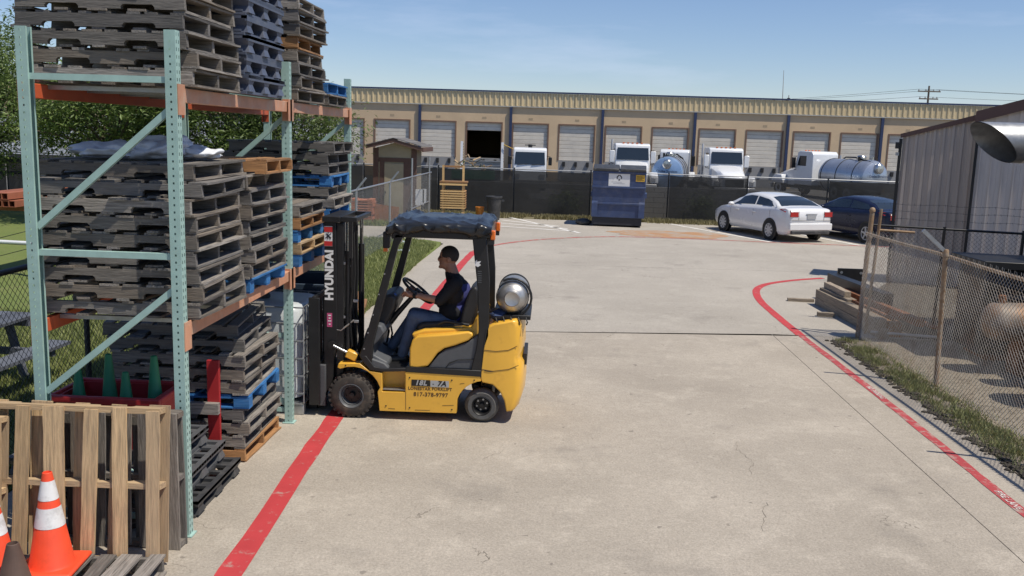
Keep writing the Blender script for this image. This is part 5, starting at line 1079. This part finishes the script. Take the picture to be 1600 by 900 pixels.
MB().add([(-.8, .155, 2.2), (.8, .155, 2.2), (.84, .005, 1.52), (-.84, .005, 1.52)], [(0, 1, 2, 3)]).build('windshield', 'car_glass', t, loc=(0, -.025, 0))
MB().tube([(-.7, -.03, 1.5), (-.1, -.02, 1.56)], .014, 5).build('wiper', 'black_metal', t); MB().tube([(.1, -.03, 1.5), (.7, -.02, 1.56)], .014, 5).build('wiper', 'black_metal', t)
for s in (-1, 1):
    MB().add([(s*.926, .4, 2.2), (s*.926, 1.1, 2.2), (s*.926, 1.1, 1.6), (s*.926, .25, 1.6)], [(0, 1, 2, 3)]).build('side_window', 'car_glass', t)
    MB().box(s*1.12-.1, s*1.12+.1, .05, .13, 1.5, 1.95).build('mirror', 'black_metal', t, bev=.03); MB().tube([(s*.92, .2, 2.0), (s*1.12, .1, 1.98), (s*1.12, .1, 1.9)], .015, 5).build('mirror_arm', 'black_metal', t)
    MB().box(s*.7-.15, s*.7+.15, -.06, -.031, .8, 1.0).build('headlight', 'chrome', t)
MB().box(-.95, .95, -.12, -.032, .45, .68).build('bumper', 'dock_grey', t, bev=.03); MB().box(-.4, .4, 0, 5, .45, .69).build('chassis', 'black_metal', t); MB().box(-1.05, 1.05, 1.7, 5.1, .76, .95).build('flatbed', 'black_metal', t)
MB().cyl((0, .8, 2.44), (0, .8, 2.62), .12, n=12).build('beacon', 'black_metal', t); MB().box(-.3, .3, .75, .85, 2.55, 2.6).build('roof_rack', 'black_metal', t)
for x, y in ((-.8, .7), (.8, .7), (-.8, 4.0), (.8, 4.0)): tyre_part(t, x, y, .4, .24)

# ---------------- dumpster ----------------
dp = thing('dumpster', 'big navy blue dumpster with a white notice and black lid', 'dumpster', (2.33, 31.75, 0), -.09)
hw = .9
side = [(0, .32), (.0, .75), (-.05, 1.2), (-.05, 1.88), (1.45, 1.95), (1.45, .32)]
MB().prism(side, -hw, hw, 'x').build('tub', 'dump_blue', dp, bev=.015)
MB().box(-hw+.02, hw-.08, .04, 1.42, .06, .318).build('base', 'dump_dark', dp)
for x in (-.7, .7): MB().cyl((x-.06, .25, .06), (x+.06, .25, .06), .06, n=12).build('caster', 'rubber_clean', dp); MB().cyl((x-.06, 1.25, .06), (x+.06, 1.25, .06), .06, n=12).build('caster', 'rubber_clean', dp)
for z, y, i in ((.80, .0, .06), (1.36, -.05, 0), (1.86, -.05, 0)): MB().box(-hw-.012+i, hw+.012-i, y-.045, y-.001, z-.035, z+.035).build('rib', 'dump_blue', dp, bev=.01)
for s in (-1, 1): MB().prism([(-.005, .34), (-.05, .34), (-.05, .8), (-.005, .9)], s*.8-.1, s*.8+.1, 'x').build('corner_brace', 'dump_blue', dp); MB().box(s*(hw+.03)-.03, s*(hw+.03)+.03, .3, 1.2, 1.0, 1.15).build('fork_pocket', 'dump_blue', dp)
for a, b in ((-hw, -.02), (.02, hw)): 
    MB().prism([(-.12, 1.90), (1.5, 1.98), (1.5, 2.03), (.6, 2.11), (-.12, 1.99)], a, b, 'x').build('lid', 'plastic_black', dp, bev=.02)
MB().box(-hw-.03, hw+.03, -.10, -.055, 1.9, 1.93).build('rim', 'steel_galv', dp)
MB().box(-.36, .36, -.062, -.0515, 1.40, 1.84).build('notice', 'decal_white', dp)
mb = MB()
for s in (-1, 1): mb.beam((s*.01, -.066, 1.78), (s*.085, -.066, 1.70), .003, .035, (0, 0, 1)); mb.beam((s*.085, -.066, 1.695), (s*.06, -.066, 1.655), .003, .03, (0, 0, 1))
mb.box(-.025, .025, -.067, -.064, 1.60, 1.64); mb.build('notice_logo', 'decal_black', dp)
mb = MB()
for i, (a, b) in enumerate(((-.26, .1), (-.2, .2))): mb.box(a, b, -.065, -.0635, 1.54-.05*i, 1.55-.05*i)
mb.build('notice_print', 'decal_silver', dp)
MB().box(.56, .86, -.062, -.0515, 1.58, 1.80).build('warning_label', 'yellow_sign', dp)
mb = MB()
for i in range(4): mb.box(.59, .83-.05*(i % 2), -.065, -.0635, 1.62+.04*i, 1.635+.04*i)
mb.build('warning_print', 'decal_brown', dp)
bg_ = thing('rubbish_bag', 'dark bundle lying on the concrete left of the dumpster', 'bag', (1.2, 32.2, 0)); MB().blob((0, 0, .1), (.28, .25, .13), 14, .3, 2).build('sack', 'plastic_black', bg_, sm=60)

# ---------------- cars ----------------
def lerp_tab(tab, x):
    for (x0, v0), (x1, v1) in zip(tab[:-1], tab[1:]):
        if x0 <= x <= x1: f = (x-x0)/(x1-x0); f = f*f*(3-2*f)*.5+f*.5; return v0+(v1-v0)*f
    return tab[0][1] if x < tab[0][0] else tab[-1][1]
def car(label, loc, rz, paint, roof=1.43, wheel_m='chrome', dark=False, spokes=6):
    t = thing('parked_car', label, 'car', loc, rz, 'cars parked by the back fence')
    ZU = [(-2.25, .80), (-2.2, .98), (-2.0, 1.03), (-1.6, 1.03), (-.6, .98), (.4, .94), (1.0, .93), (1.6, .84), (2.05, .70), (2.22, .56), (2.26, .45)]
    ZR = [(-1.75, 1.06), (-1.3, 1.26), (-.9, roof-.06), (-.4, roof-.005), (.0, roof), (.35, roof-.05), (.7, 1.22), (1.15, .97)]
    WW = [(-2.25, .70), (-2.15, .80), (-1.7, .865), (-.8, .88), (.8, .88), (1.6, .855), (2.05, .76), (2.2, .62), (2.26, .5)]
    def ringp(x):
        zu = lerp_tab(ZU, x); w = lerp_tab(WW, x); zb = .22 if abs(x) < 2 else .22+.5*(abs(x)-2)
        gh = -1.75 < x < 1.15; P = [(0, zb), (w*.9, zb), (w*.985, zb+.1), (w, zb+.26 if zb+.26 < zu-.1 else zu-.1), (w*.985, zu-.1), (w*.95, zu)]
        if gh:
            zr_ = max(lerp_tab(ZR, x), zu+.045); k = min(1, (zr_-zu-.04)/.3); wr = w*.9*(1-k)+.60*k+.03
            P += [(w*.93*(1-.02*k), zu+.015), (wr+.035, zr_-.085*k-.012), (wr-.04, zr_-.03*k-.005), (wr*.5, zr_-.003), (0, zr_)]
        else: P += [(w*.9, zu+.015), (w*.82, zu+.026), (w*.7, zu+.033), (w*.4, zu+.042), (0, zu+.045)]
        return P
    def S(x, tt, s, off=0):
        P = ringp(x); i = min(int(tt), 9); f = tt-i; y = P[i][0]+(P[i+1][0]-P[i][0])*f; z = P[i][1]+(P[i+1][1]-P[i][1])*f; return Vector((x, s*(y+off*.8), z+off*.5))
    xs = [-2.25, -2.22, -2.15, -2.05, -1.9, -1.76, -1.6, -1.4, -1.2, -1.0, -.8, -.6, -.3, 0, .2, .4, .6, .8, 1.0, 1.16, 1.4, 1.65, 1.9, 2.05, 2.15, 2.22, 2.26]
    rs = []
    for x in xs:
        P = ringp(x); rs.append([(x, y, z) for y, z in P]+[(x, -y, z) for y, z in P[-2:0:-1]])
    MB().rings(rs).build('body', paint, t, sm=50)
    def patch(name, xa, xb, ta, tb, m, n=8, k=4, both=True, shear=None):
        for s in ((-1, 1) if both else (1,)):
            g_ = []
            for i in range(n+1):
                x = xa+(xb-xa)*i/n; row = []
                for j in range(k+1):
                    tt = ta+(tb-ta)*j/k; xx = x+(shear(i/n, j/k) if shear else 0); row.append(S(xx, tt, s, .006))
                g_.append(row)
            mb = MB(); mb.rings(g_, False, False); mb.build(name, m, t, sm=60)
    patch('side_window', -1.42, -.42, 6.15, 6.95, 'car_glass', shear=lambda a, b: .22*b*(1-a)+0)
    patch('side_window', -.36, .88, 6.15, 6.95, 'car_glass', shear=lambda a, b: -.38*b*a)
    def cross(name, xa, xb, m, w0=.93, n=6):
        g_ = []
        for i in range(n+1):
            x = xa+(xb-xa)*i/n; P = ringp(x); row = []
            pts = [(P[8][0]*w0, P[8][1]), P[9], P[10]]; pts = pts+[(-y, z) for y, z in pts[-2::-1]]; g_.append([(x+(.006 if xa > 0 else -.006), y, z+.007) for y, z in pts])
        MB().rings(g_, False, False).build(name, m, t, sm=60)
    cross('rear_window', -1.68, -.98, 'car_glass'); cross('windshield', 1.08, .42, 'car_glass')
    for s in (-1, 1):
        MB().add([S(-2.235, 4.2, s, .012), S(-2.0, 4.0, s, .012), S(-1.75, 4.6, s, .012), S(-1.98, 5.0, s, .012), S(-2.2, 5.0, s, .012)], [(0, 1, 2, 3, 4)]).build('tail_light', 'tail_red', t)
        MB().box(-2.262, -2.225, min(s*.48, s*.76), max(s*.48, s*.76), .80, .95).build('tail_light', 'tail_red', t)
        MB().box(1.95, 2.13, min(s*.55, s*.72), max(s*.55, s*.72), .55, .66).build('headlight', 'chrome', t, bev=.03)
        MB().blob((.75, s*.97, .98), (.09, .11, .07), 12).build('mirror', paint, t, sm=60)
        for x in (-.55, .42): MB().box(x, x+.18, min(s*.872, s*.9), max(s*.872, s*.9), .80, .83).build('door_handle', paint, t, bev=.008)
        for x in (-.39, .92, -1.3): 
            MB().tube([S(x, 2.2, s, .002), S(x, 4, s, .002), S(x, 5.6, s, .002)], .005, 4).build('door_seam', 'decal_black', t)
        for x in (-1.35, 1.32):
            e = bpy.data.objects.new('wheel', None); COL.objects.link(e); e.parent = t; e.location = (x, s*.80, .315)
            MB().lathe([(.36, -.04), (.365, .078*s+0), (.0, .079*s)] if s > 0 else [(.36, .04), (.365, -.078), (.0, -.079)], (x, s*.80, .33), 'y', 32).build('wheel_arch', 'decal_black', t, sm=40)
            MB().lathe([(.2, s*-.1), (.29, s*-.1), (.315, s*-.07), (.315, s*.07), (.29, s*.096), (.21, s*.098)], axis='y', n=32, caps=False).build('tyre', 'rubber_clean', e, sm=40)
            MB().lathe([(.215, s*.093), (.195, s*.096), (.185, s*.082)], axis='y', n=28, caps=False).build('rim', wheel_m, e, sm=40); MB().lathe([(.06, s*.098), (.0, s*.1)], axis='y', n=16).build('hub_cap', wheel_m, e, sm=40)
            MB().lathe([(.19, s*.080), (0, s*.081)], axis='y', n=20).build('brake_disc', 'decal_black', e)
            for k in range(spokes):
                a = 2*pi*k/spokes+.2; MB().beam((.04*cos(a), s*.09, .04*sin(a)), (.192*cos(a), s*.09, .192*sin(a)), .014, .055, (-sin(a), 0, cos(a))).build('spoke', wheel_m, e)
    MB().box(-2.285, -2.22, -.78, .78, .38, .60).build('rear_bumper', paint, t, bev=.03, seg=3); MB().box(-2.28, -2.2, -.7, .7, .26, .37).build('rear_valance', 'plastic_black', t, bev=.02); MB().tube([(-2.262, -.72, .70), (-2.268, 0, .69), (-2.262, .72, .70)], .005, 4).build('trunk_seam', 'decal_black', t); MB().tube([(-2.262, -.46, .97), (-2.262, -.46, .70)], .004, 4).build('trunk_seam', 'decal_black', t); MB().tube([(-2.262, .46, .97), (-2.262, .46, .70)], .004, 4).build('trunk_seam', 'decal_black', t)
    MB().box(-2.268, -2.255, -.16, .16, .74, .86).build('license_plate', 'decal_silver', t); MB().box(-2.27, -2.25, -.2, .2, .875, .9).build('trunk_trim', 'decal_silver', t)
    return t
hdg = pi/2+radians(21.5)
def place(px, py): return at_z(px, py)
rw_ = Vector((6.97, 29.3, 0)); f_ = Vector((cos(hdg), sin(hdg), 0)); rgt = Vector((sin(hdg), -cos(hdg), 0))
c_ = rw_+f_*1.35+rgt*.82
car('white sedan parked by the black screen fence', (c_.x, c_.y, 0), hdg, 'car_white', spokes=9)
rw_ = Vector((9.95, 29.2, 0)); c_ = rw_+f_*1.35+rgt*.82
car('dark navy car parked right of the white sedan', (c_.x, c_.y, 0), hdg, 'car_navy', roof=1.41, spokes=5)

# ---------------- shed ----------------
sd = thing('shed', 'small olive tan shed with brown trim and low gable roof', 'shed', (-5.9, 31.05, 0), -.05)
SWd, SD, SH = 1.3, 1.3, 2.45
MB().box(0, SWd, 0, SD, 0, SH).build('wall', 'shed_wall', sd)
for x in (0, SWd): MB().box(x-.09, x+.09, -.03, .04, 0, SH).build('corner_board', 'shed_trim', sd)
MB().box(.1, SWd-.1, -.022, -.002, 2.0, 2.14).build('head_trim', 'shed_trim', sd); dr = MB().box(.3, .95, -.04, -.003, .05, 1.95).build('door', 'shed_wall', sd)
MB().box(.14, .3, -.03, -.003, 0, 2.0).build('door_trim', 'shed_trim', sd); MB().box(.95, 1.2, -.03, -.003, 0, 2.0).build('door_trim', 'shed_trim', sd); MB().box(.32, .36, -.07, -.041, .95, 1.02).build('handle', 'black_metal', dr)
for k in range(7): MB().box(SWd+.001, SWd+.006, .09+.17*k, .1+.17*k, 0, SH).build('siding_groove', 'shed_trim', sd)
MB().prism([(-.05, SH+.001), (SWd+.05, SH+.001), (SWd/2, SH+.2)], 0, SD, 'y').build('gable', 'shed_wall', sd)
MB().prism([(-.28, SH-.02), (SWd/2, SH+.2), (SWd+.32, SH-.06), (SWd+.32, SH+.06), (SWd/2, SH+.32), (-.28, SH+.1)], -.28, -.22, 'y').build('bargeboard', 'shed_trim', sd)
for r_ in range(5):
    for s, xe in ((-1, -.28), (1, SWd+.32)):
        f0, f1 = r_/5, (r_+1)/5; xa = SWd/2+(xe-SWd/2)*f0; xb = SWd/2+(xe-SWd/2)*f1; z = lambda f: SH+.33-.24*f+.012*(1-f)
        MB().prism([(xa, z(f0)), (xb, z(f1)), (xb, z(f1)+.03), (xa, z(f0)+.018)], -.3, SD+.25, 'y').build('shingle_course', 'shingle', sd)
MB().box(SWd+.32, SWd+.36, -.28, SD+.25, SH-.08, SH+.07).build('fascia_board', 'shed_trim', sd)
for (px, py, w_, h_) in ((656, 308, .28, .52), (663.5, 306, .12, .46)):
    p = at_y(px, py, 30.4); tag(MB().box(p.x-w_/2, p.x+w_/2, 30.36, 30.37, p.z-h_/2, p.z+h_/2).build('notice', 'decal_white'), 'larger white notice hung on the fence before the shed' if w_ > .2 else 'narrow white notice hung on the fence beside the larger one', 'notice')
# stack of wooden frames
wf = thing('wooden_rack', 'tall pale wooden rack of stacked slatted frames by the fence', 'rack', (-3.3, 31.4, 0), .03)
MBl = lambda *a: MB().box(*a)
for x in (-.34, .34):
    MBl(x-.035, x+.035, -.25, -.2, 0, 1.95).build('upright', 'wood_fresh', wf); MBl(x-.035, x+.035, .2, .25, 0, 1.3).build('upright', 'wood_fresh', wf)
for z in (.52, .60, .68, .76, .84, .92, 1.0, 1.08): MBl(-.42, .42, -.28, -.251, z-.022, z+.022).build('slat', 'wood_fresh', wf); MBl(-.42, .42, .251, .28, z-.022, z+.022).build('slat', 'wood_fresh', wf); [MBl(x-.04, x+.04, -.249, .249, z-.02, z+.02).build('side_slat', 'wood_orange', wf) for x in (-.39, .39)]
MBl(-.45, .48, -.3, .3, 1.36, 1.41).build('shelf', 'wood_orange', wf); MBl(-.45, .48, -.3, -.27, 1.28, 1.34).build('shelf_edge', 'wood_fresh', wf); MBl(-.305, .305, -.25, -.2, 1.88, 1.94).build('top_rail', 'wood_orange', wf)
bn = thing('trash_can', 'tall black round trash can standing on the hatch lines', 'trash can', (-2.0, 32.9, 0))
MB().lathe([(.2, 0), (.21, .02), (.27, .78), (.30, .79), (.30, .84), (.27, .85), (.26, .80), (.19, .05)], n=28).build('tub', 'plastic_black', bn, sm=35); [MB().box(s*.28-.03, s*.28+.05*s+.03, -.06, .06, .66, .72).build('handle', 'plastic_black', bn) for s in (-1, 1)]
bk = thing('bucket', 'orange plastic bucket beside the black trash can', 'bucket', (-2.52, 33.1, 0)); MB().lathe([(.125, 0), (.155, .4), (.165, .4), (.165, .43), (.15, .43), (.12, .03)], n=24).build('tub', 'rack_orange' if 0 else mat('orange bucket plastic', (.62, .22, .03), .5), bk, sm=35)
MB().tube([(-.16, 0, .4), (-.1, -.1, .28), (.1, -.1, .28), (.16, 0, .4)], .008, 5).build('handle', 'steel_galv', bk)
# brick-coloured pallets stack and rusty sheet near the shed
for i in range(9): tag(MB().box(-.36, .36, -.3, .3, 0, .05).box(-.36, -.2, -.3, .3, .05, .075).box(.2, .36, -.3, .3, .05, .075).build('terracotta_slab', mat('terracotta', (.36, .13, .07), .8, var=.2, rnd=.15) if i == 0 else bpy.data.materials['terracotta'], None, loc=(-6.15+R.uniform(-.02, .02), 30.2, .05+i*.085), rot=(0, 0, R.uniform(-.04, .04))), f'terracotta red slab left of the shed door, {"topmost" if i == 8 else "bottom one" if i == 0 else ORD[i]+" up"} of its stack', 'slab', 'terracotta slabs stacked by the shed')
tag(MB().box(-.35, .35, -.35, .35, 0, .05).build('timber_platform', 'wood_dark', None, loc=(-6.15, 30.2, 0)), 'dark timber platform under the terracotta slab stack', 'platform')
rsheet = tag(MB().box(-.42, .42, -.015, .015, -.3, .3).build('rusty_sheet', 'rust', None, loc=(-5.42, 30.28, .3), rot=(-.12, .12, 0)), 'tilted rust brown sheet leaning by the shed door', 'sheet')
for i in range(4): timber(['rust brown beam lying lowest on the grass beside the mast', 'rust brown beam lying second lowest beside the mast', 'rust brown beam on top of the heap beside the mast', 'short rust brown beam standing out of the heap'][i], [(-3.12, 15.2, 0), (-3.3, 15.3, 0), (-3.2, 15.25, .131), (-3.34, 15.25, .262)][i], [1.0, 1.0, .9, .5][i], .14, .13, 'wood_orange', [.15, .1, .25, .3][i], grp='rust brown beams by the grass edge')
# debris heap behind the black fence
dh = thing('debris_heap', 'heap of broken wood on a green frame behind the black fence', 'debris', (-3.7, 44, 0))
MB().box(-1.0, 1.0, -.4, .4, .9, 1.28).build('bin', mat('green skip paint', (.03, .22, .11), .5), dh); MB().box(-.9, .9, -.3, .3, 0, .899).build('stand', 'black_metal', dh)
for i in range(34):
    x = R.uniform(-.9, .7); h_ = 1.36+.65*max(0, 1-abs(x+.3)/.9)*R.random(); MB().beam((x, R.uniform(-.3, .3), h_), (x+R.uniform(-.5, .5), R.uniform(-.3, .3), h_+R.uniform(-.12, .22)), .06, .03).build('broken_board', R.choice(['wood_orange', 'wood_new', 'wood_dark']), dh)
# red-brown steel bundles on the lawn and white pipe
ob = thing('steel_bundle', 'orange rack beams stacked on the lawn behind the rack', 'beams', (-10.3, 18.5, 0))
for i, (x, z) in enumerate(((-.35, 1.46), (-.1, 1.46), (.15, 1.46), (-.25, 1.6), (.02, 1.6))): 
    MB().box(x-.12, x+.12, -1.6, 1.2, z-.06, z-.05).box(x-.12, x+.12, -1.6, 1.2, z+.05, z+.06).box(x-.12, x-.11, -1.6, 1.2, z-.05, z+.05).box(x+.11, x+.12, -1.6, 1.2, z-.05, z+.05).box(x-.01, x+.01, -1.6, 1.2, z-.05, z+.05).build('beam', mat('oxide red paint', (.33, .11, .055), .6, var=.2, rnd=.15) if i == 0 else bpy.data.materials['oxide red paint'], ob)
for y in (-1.2, .9): 
    MB().box(-.6, .5, y-.05, y+.05, 1.3, 1.395).build('stand_bar', 'rust', ob); [MB().box(x-.04, x+.04, y-.04, y+.04, 0, 1.3).build('stand_leg', 'rust', ob) for x in (-.5, .4)]
pp = thing('pipe', 'long white pipe lying across the lawn at the left', 'pipe', (-15, 22, 0)); MB().tube([(-8, 1.0, .06), (0, .1, .06), (3.5, -.3, .06)], .05, 8).build('tube', 'truck_white', pp, sm=60)
# white trailers behind the trees
for i, (x, y, lb) in enumerate(((-30, 52, 'white box trailer behind the trees at far left'), (-17.6, 54, 'white box trailer behind the trees near the rack end'))):
    t = thing('box_trailer', lb, 'trailer', (x, y, 0), .08*(1 if i else -1), 'white trailers behind the trees'); MB().box(-5.2, 4.6, -1.2, 1.2, .9, 3.3 if i else 3.2).build('box', 'truck_white', t, bev=.03)
    for k in range(12): MB().box(-5.0+.82*k, -4.96+.82*k, -1.215, -1.2005, .95, 3.1).build('panel_seam', 'steel_galv', t)
    for xx in (-3.9, -2.8, 3.4): tyre_part(t, xx, -.95, .48); tyre_part(t, xx, .95, .48)
    MB().box(-5, 4.5, -.4, .4, .6, .899).build('chassis', 'black_metal', t)
# utility pole
up = thing('utility_pole', 'wooden utility pole with two crossarms far behind the warehouse', 'utility pole', (43.8, 112, 0))
MB().cyl((0, 0, 0), (-.1, 0, 10.1), .16, .1, 10).build('pole', 'pole_wood', up, sm=50)
for z, w_ in ((9.45, 1.3), (8.6, 1.1)):
    MB().box(-w_-.1, w_-.1, -.2, -.12, z-.07, z+.07).build('crossarm', 'pole_wood', up); [MB().cyl((x, -.16, z+.07), (x, -.16, z+.25), .05, n=6).build('insulator', 'dock_grey', up) for x in (-w_, -.5, .4, w_-.25)]
for k, (x, z) in enumerate(((-1.2, 9.7), (1.05, 9.7), (-1.0, 8.85))):
    for s, e in ((-1, (-60, 60, 7.5)), (1, (70, -30, 9))):
        pts = [(x+(e[0]-x)*f, e[1]*f, z+(e[2]-z)*f-2.2*4*f*(1-f)*.4) for f in [i/14 for i in range(15)]]; MB().tube(pts, .018, 4).build('wire', 'black_metal', up)

# ---------------- trees ----------------
def tree(label, x, y, h, rx, ry, zc, rz_, n, seed, lm='leaf', ls=.17, nm='leafy_tree', grp='trees on the lawn behind the rack'):
    r = random.Random(seed); t = thing(nm, label, 'tree', (x, y, 0), 0, grp)
    cl = []
    for i in range(75):
        while True:
            v = Vector((r.uniform(-1, 1), r.uniform(-1, 1), r.uniform(-1, 1)))
            if .25 < v.length < 1: break
        v *= 1+.25*noise.noise(v*2+Vector((seed, 0, 0))); cl.append(Vector((v.x*rx, v.y*ry, zc+v.z*rz_)))
    tr = MB(); fk = Vector((r.uniform(-.15, .15), 0, zc-rz_*.75)); tr.tube([(0, 0, -.05), (fk.x*.5, 0, fk.z*.5), fk], [.16, .12, .1], 10); tr.build('trunk', 'bark', t, sm=60)
    lb = MB()
    for c in cl[::3]: mid = fk+(c-fk)*.5+Vector((0, 0, .15)); lb.tube([fk, mid, c], [.055, .032, .01], 6)
    lb.build('limbs', 'bark', t, sm=60)
    vs = []; fs = []
    for c in cl:
        s = r.uniform(.28, .5)
        for k in range(n//75):
            p = c+Vector((r.gauss(0, s), r.gauss(0, s), r.gauss(0, s*.6))); d = Vector((r.uniform(-1, 1), r.uniform(-1, 1), r.uniform(-.7, .25))).normalized(); sdv = d.cross(Vector((r.uniform(-.5, .5), r.uniform(-.5, .5), 1))).normalized(); L_ = ls*r.uniform(.6, 1.25); w_ = L_*.36
            up_ = sdv.cross(d)*L_*.08; b = len(vs); vs += [p, p+d*L_*.5+sdv*w_*.5+up_, p+d*L_, p+d*L_*.5-sdv*w_*.5+up_]; fs.append((b, b+1, b+2, b+3))
    me = bpy.data.meshes.new('crown'); me.from_pydata(vs, [], fs); obj('crown', me, lm, t); return t
tree('tall leafy tree at the left picture edge', -17.6, 28.5, 7, 2.6, 2.2, 3.9, 2.4, 17000, 1)
tree('broad leafy tree seen between the near rack posts', -13.6, 28.0, 6, 2.5, 2.0, 3.3, 1.7, 17000, 2)
tree('leafy tree seen behind the near rack upright', -10.3, 28.6, 5, 2.2, 1.8, 3.2, 1.6, 16000, 3)
tree('light green tree seen through the second rack bay', -7.9, 28.3, 4.8, 1.6, 1.5, 3.0, 1.35, 10000, 4, 'leaf2')
tree('tall tree further back at the left', -21.5, 34.0, 7.5, 3.0, 2.4, 4.3, 2.4, 14000, 5)
tree('dark tree filling the gap behind the broad tree', -15.6, 33.0, 6, 2.8, 2.0, 3.4, 1.8, 14000, 6)
for i, (x, y) in enumerate(((2.0, 35.9), (7.2, 35.8))):
    t = thing('shrub', ['small shrub showing through the thin screen left of the dumpster', 'small shrub behind the screen by the white car'][i], 'shrub', (x-1.4, y-.3, 0)); vs = []; fs = []
    for k in range(700):
        p = Vector((R.gauss(0, .3), R.gauss(0, .15), abs(R.gauss(.5, .25)))); d = Vector((R.uniform(-1, 1), R.uniform(-1, 1), R.uniform(-.5, .5))).normalized(); s_ = d.orthogonal().normalized()*.03; b = len(vs); vs += [p, p+d*.05+s_, p+d*.1, p+d*.05-s_]; fs.append((b, b+1, b+2, b+3))
    me = bpy.data.meshes.new('foliage'); me.from_pydata(vs, [], fs); obj('foliage', me, 'leaf', t); MB().tube([(0, 0, 0), (.03, 0, .6)], [.02, .01], 5).build('stem', 'bark', t)

# ---------------- grass ----------------
def grass(name, label, pts_fn, n, m, h=(.03, .08), w=.006, seed=1):
    r = random.Random(seed); vs = []; fs = []
    while len(fs) < n:
        q_ = pts_fn(r)
        if q_ is None: continue
        x, y, z, k = q_; a = r.uniform(0, 2*pi); hh = r.uniform(*h)*k; ww = w*k*r.uniform(.7, 1.4); ln = hh*r.uniform(.2, .9); b = len(vs); a2 = r.uniform(0, 2*pi)
        vs += [(x-cos(a)*ww, y-sin(a)*ww, z), (x+cos(a)*ww, y+sin(a)*ww, z), (x+cos(a2)*ln, y+sin(a2)*ln, z+hh)]; fs.append((b, b+1, b+2))
    me = bpy.data.meshes.new(name); me.from_pydata(vs, [], fs); o = obj(name, me, m); o['label'] = label; o['category'] = 'grass'; return stuff(o)
def g_left(r):
    y = 5.5+8.5*r.random()**1.3; return (-4.4-r.random()**1.2*7, y, .01, 1+y*.04)
grass('lawn_grass', 'short green lawn behind the black chain-link fence', g_left, 90000, 'blade', seed=2)
def g_mid(r):
    y = 13.6+12*r.random()**1.1; x = -3.02-r.random()**1.6*4-abs(noise.noise(Vector((y*1.3, 0, 0))))*.12
    if y > 24.5 and x > -3-.7*(y-24.5): return None
    return (x, y, .01, 1.1+.03*(y-13))
grass('grass_strip', 'green grass strip between the pavement and the chain-link fence', g_mid, 60000, 'blade', (.04, .10), .008, seed=3)
def g_right(r):
    y = 4.5+9.9*r.random(); c = 4.72+.024*(14.65-y)+.1*noise.noise(Vector((y*.9, 3, 0))); x = r.gauss(c, .15)
    if x < 4.5 or noise.noise(Vector((x*3.2, y*2.1, 5)))+.3*noise.noise(Vector((x*11, y*9, 5))) < r.uniform(-.5, .25): return None
    return (x, y, -.005, 1)
grass('weed_strip', 'weedy grass strip along the foot of the right fence', g_right, 10500, 'blade_weed', (.02, .085), .006, seed=4)
grass('dry_weeds', 'dry straw coloured weeds mixed into the strip by the right fence', g_right, 5000, 'blade_dry', (.02, .07), .006, seed=14)
def g_back(r):
    x = -9+26*r.random(); y = 34.45+.5*r.gauss(0, .55)-.05*x
    if y < 33.5 or noise.noise(Vector((x*.8, y*1.5, 2))) < -.25: return None
    return (x, y, -.03, 1.6)
grass('fence_grass', 'dry grass strip along the foot of the black screen fence', g_back, 30000, 'blade_dry', (.05, .12), .012, seed=5)
def g_shed(r):
    x = -7+4.4*r.random(); y = 29.6+4*r.random()
    if noise.noise(Vector((x*1.1, y*1.1, 8))) < -.1: return None
    return (x, y, -.03, 1.5)
grass('shed_grass', 'patchy green grass around the shed and wooden rack', g_shed, 16000, 'blade', (.05, .15), .012, seed=6)
# dirt clods along the ragged concrete edge
mb = MB()
for i in range(900):
    y = 4.5+9.8*R.random(); c = 4.50+.015*(14.65-y)+.08*noise.noise(Vector((y*1.4, 0, 1))); x = R.gauss(c, .045); s_ = R.uniform(.008, .03)*(1 if R.random() < .9 else 1.6)
    mb.blob((x, y, s_*.2), (s_*1.4, s_*1.2, s_*.6), 6, .5, i)
o = mb.build('dirt_clods', 'joint'); o['label'] = 'dark dirt clods along the ragged concrete edge by the fence'; o['category'] = 'dirt'; stuff(o)
mb = MB()
for i in range(2600):
    y = 6.5+8*R.random()**.8; x = 4.95+.03*(14.65-y)+R.random()**1.3*1.8; s_ = R.uniform(.006, .02); mb.blob((x, y, 0), (s_*1.3, s_, s_*.7), 4, .4, i)
o = mb.build('gravel_stones', 'gravel'); o['label'] = 'loose pale gravel behind the chain-link fence'; o['category'] = 'gravel'; stuff(o)
# litter
for (x, y, lb) in ((-3.6, 22.9, 'crumpled blue-white litter on the grass strip'), (-2.55, 31.6, 'small white litter scrap near the wooden rack'), (-3.9, 24.6, 'pale litter scrap at the end of the grass strip')):
    mb = MB().blob((0, 0, .05), (.18, .1, .06), 10, .8, int(abs(x)*10)); tag(mb.build('litter', 'litter', None, loc=(x, y, 0), sm=30), lb, 'litter')
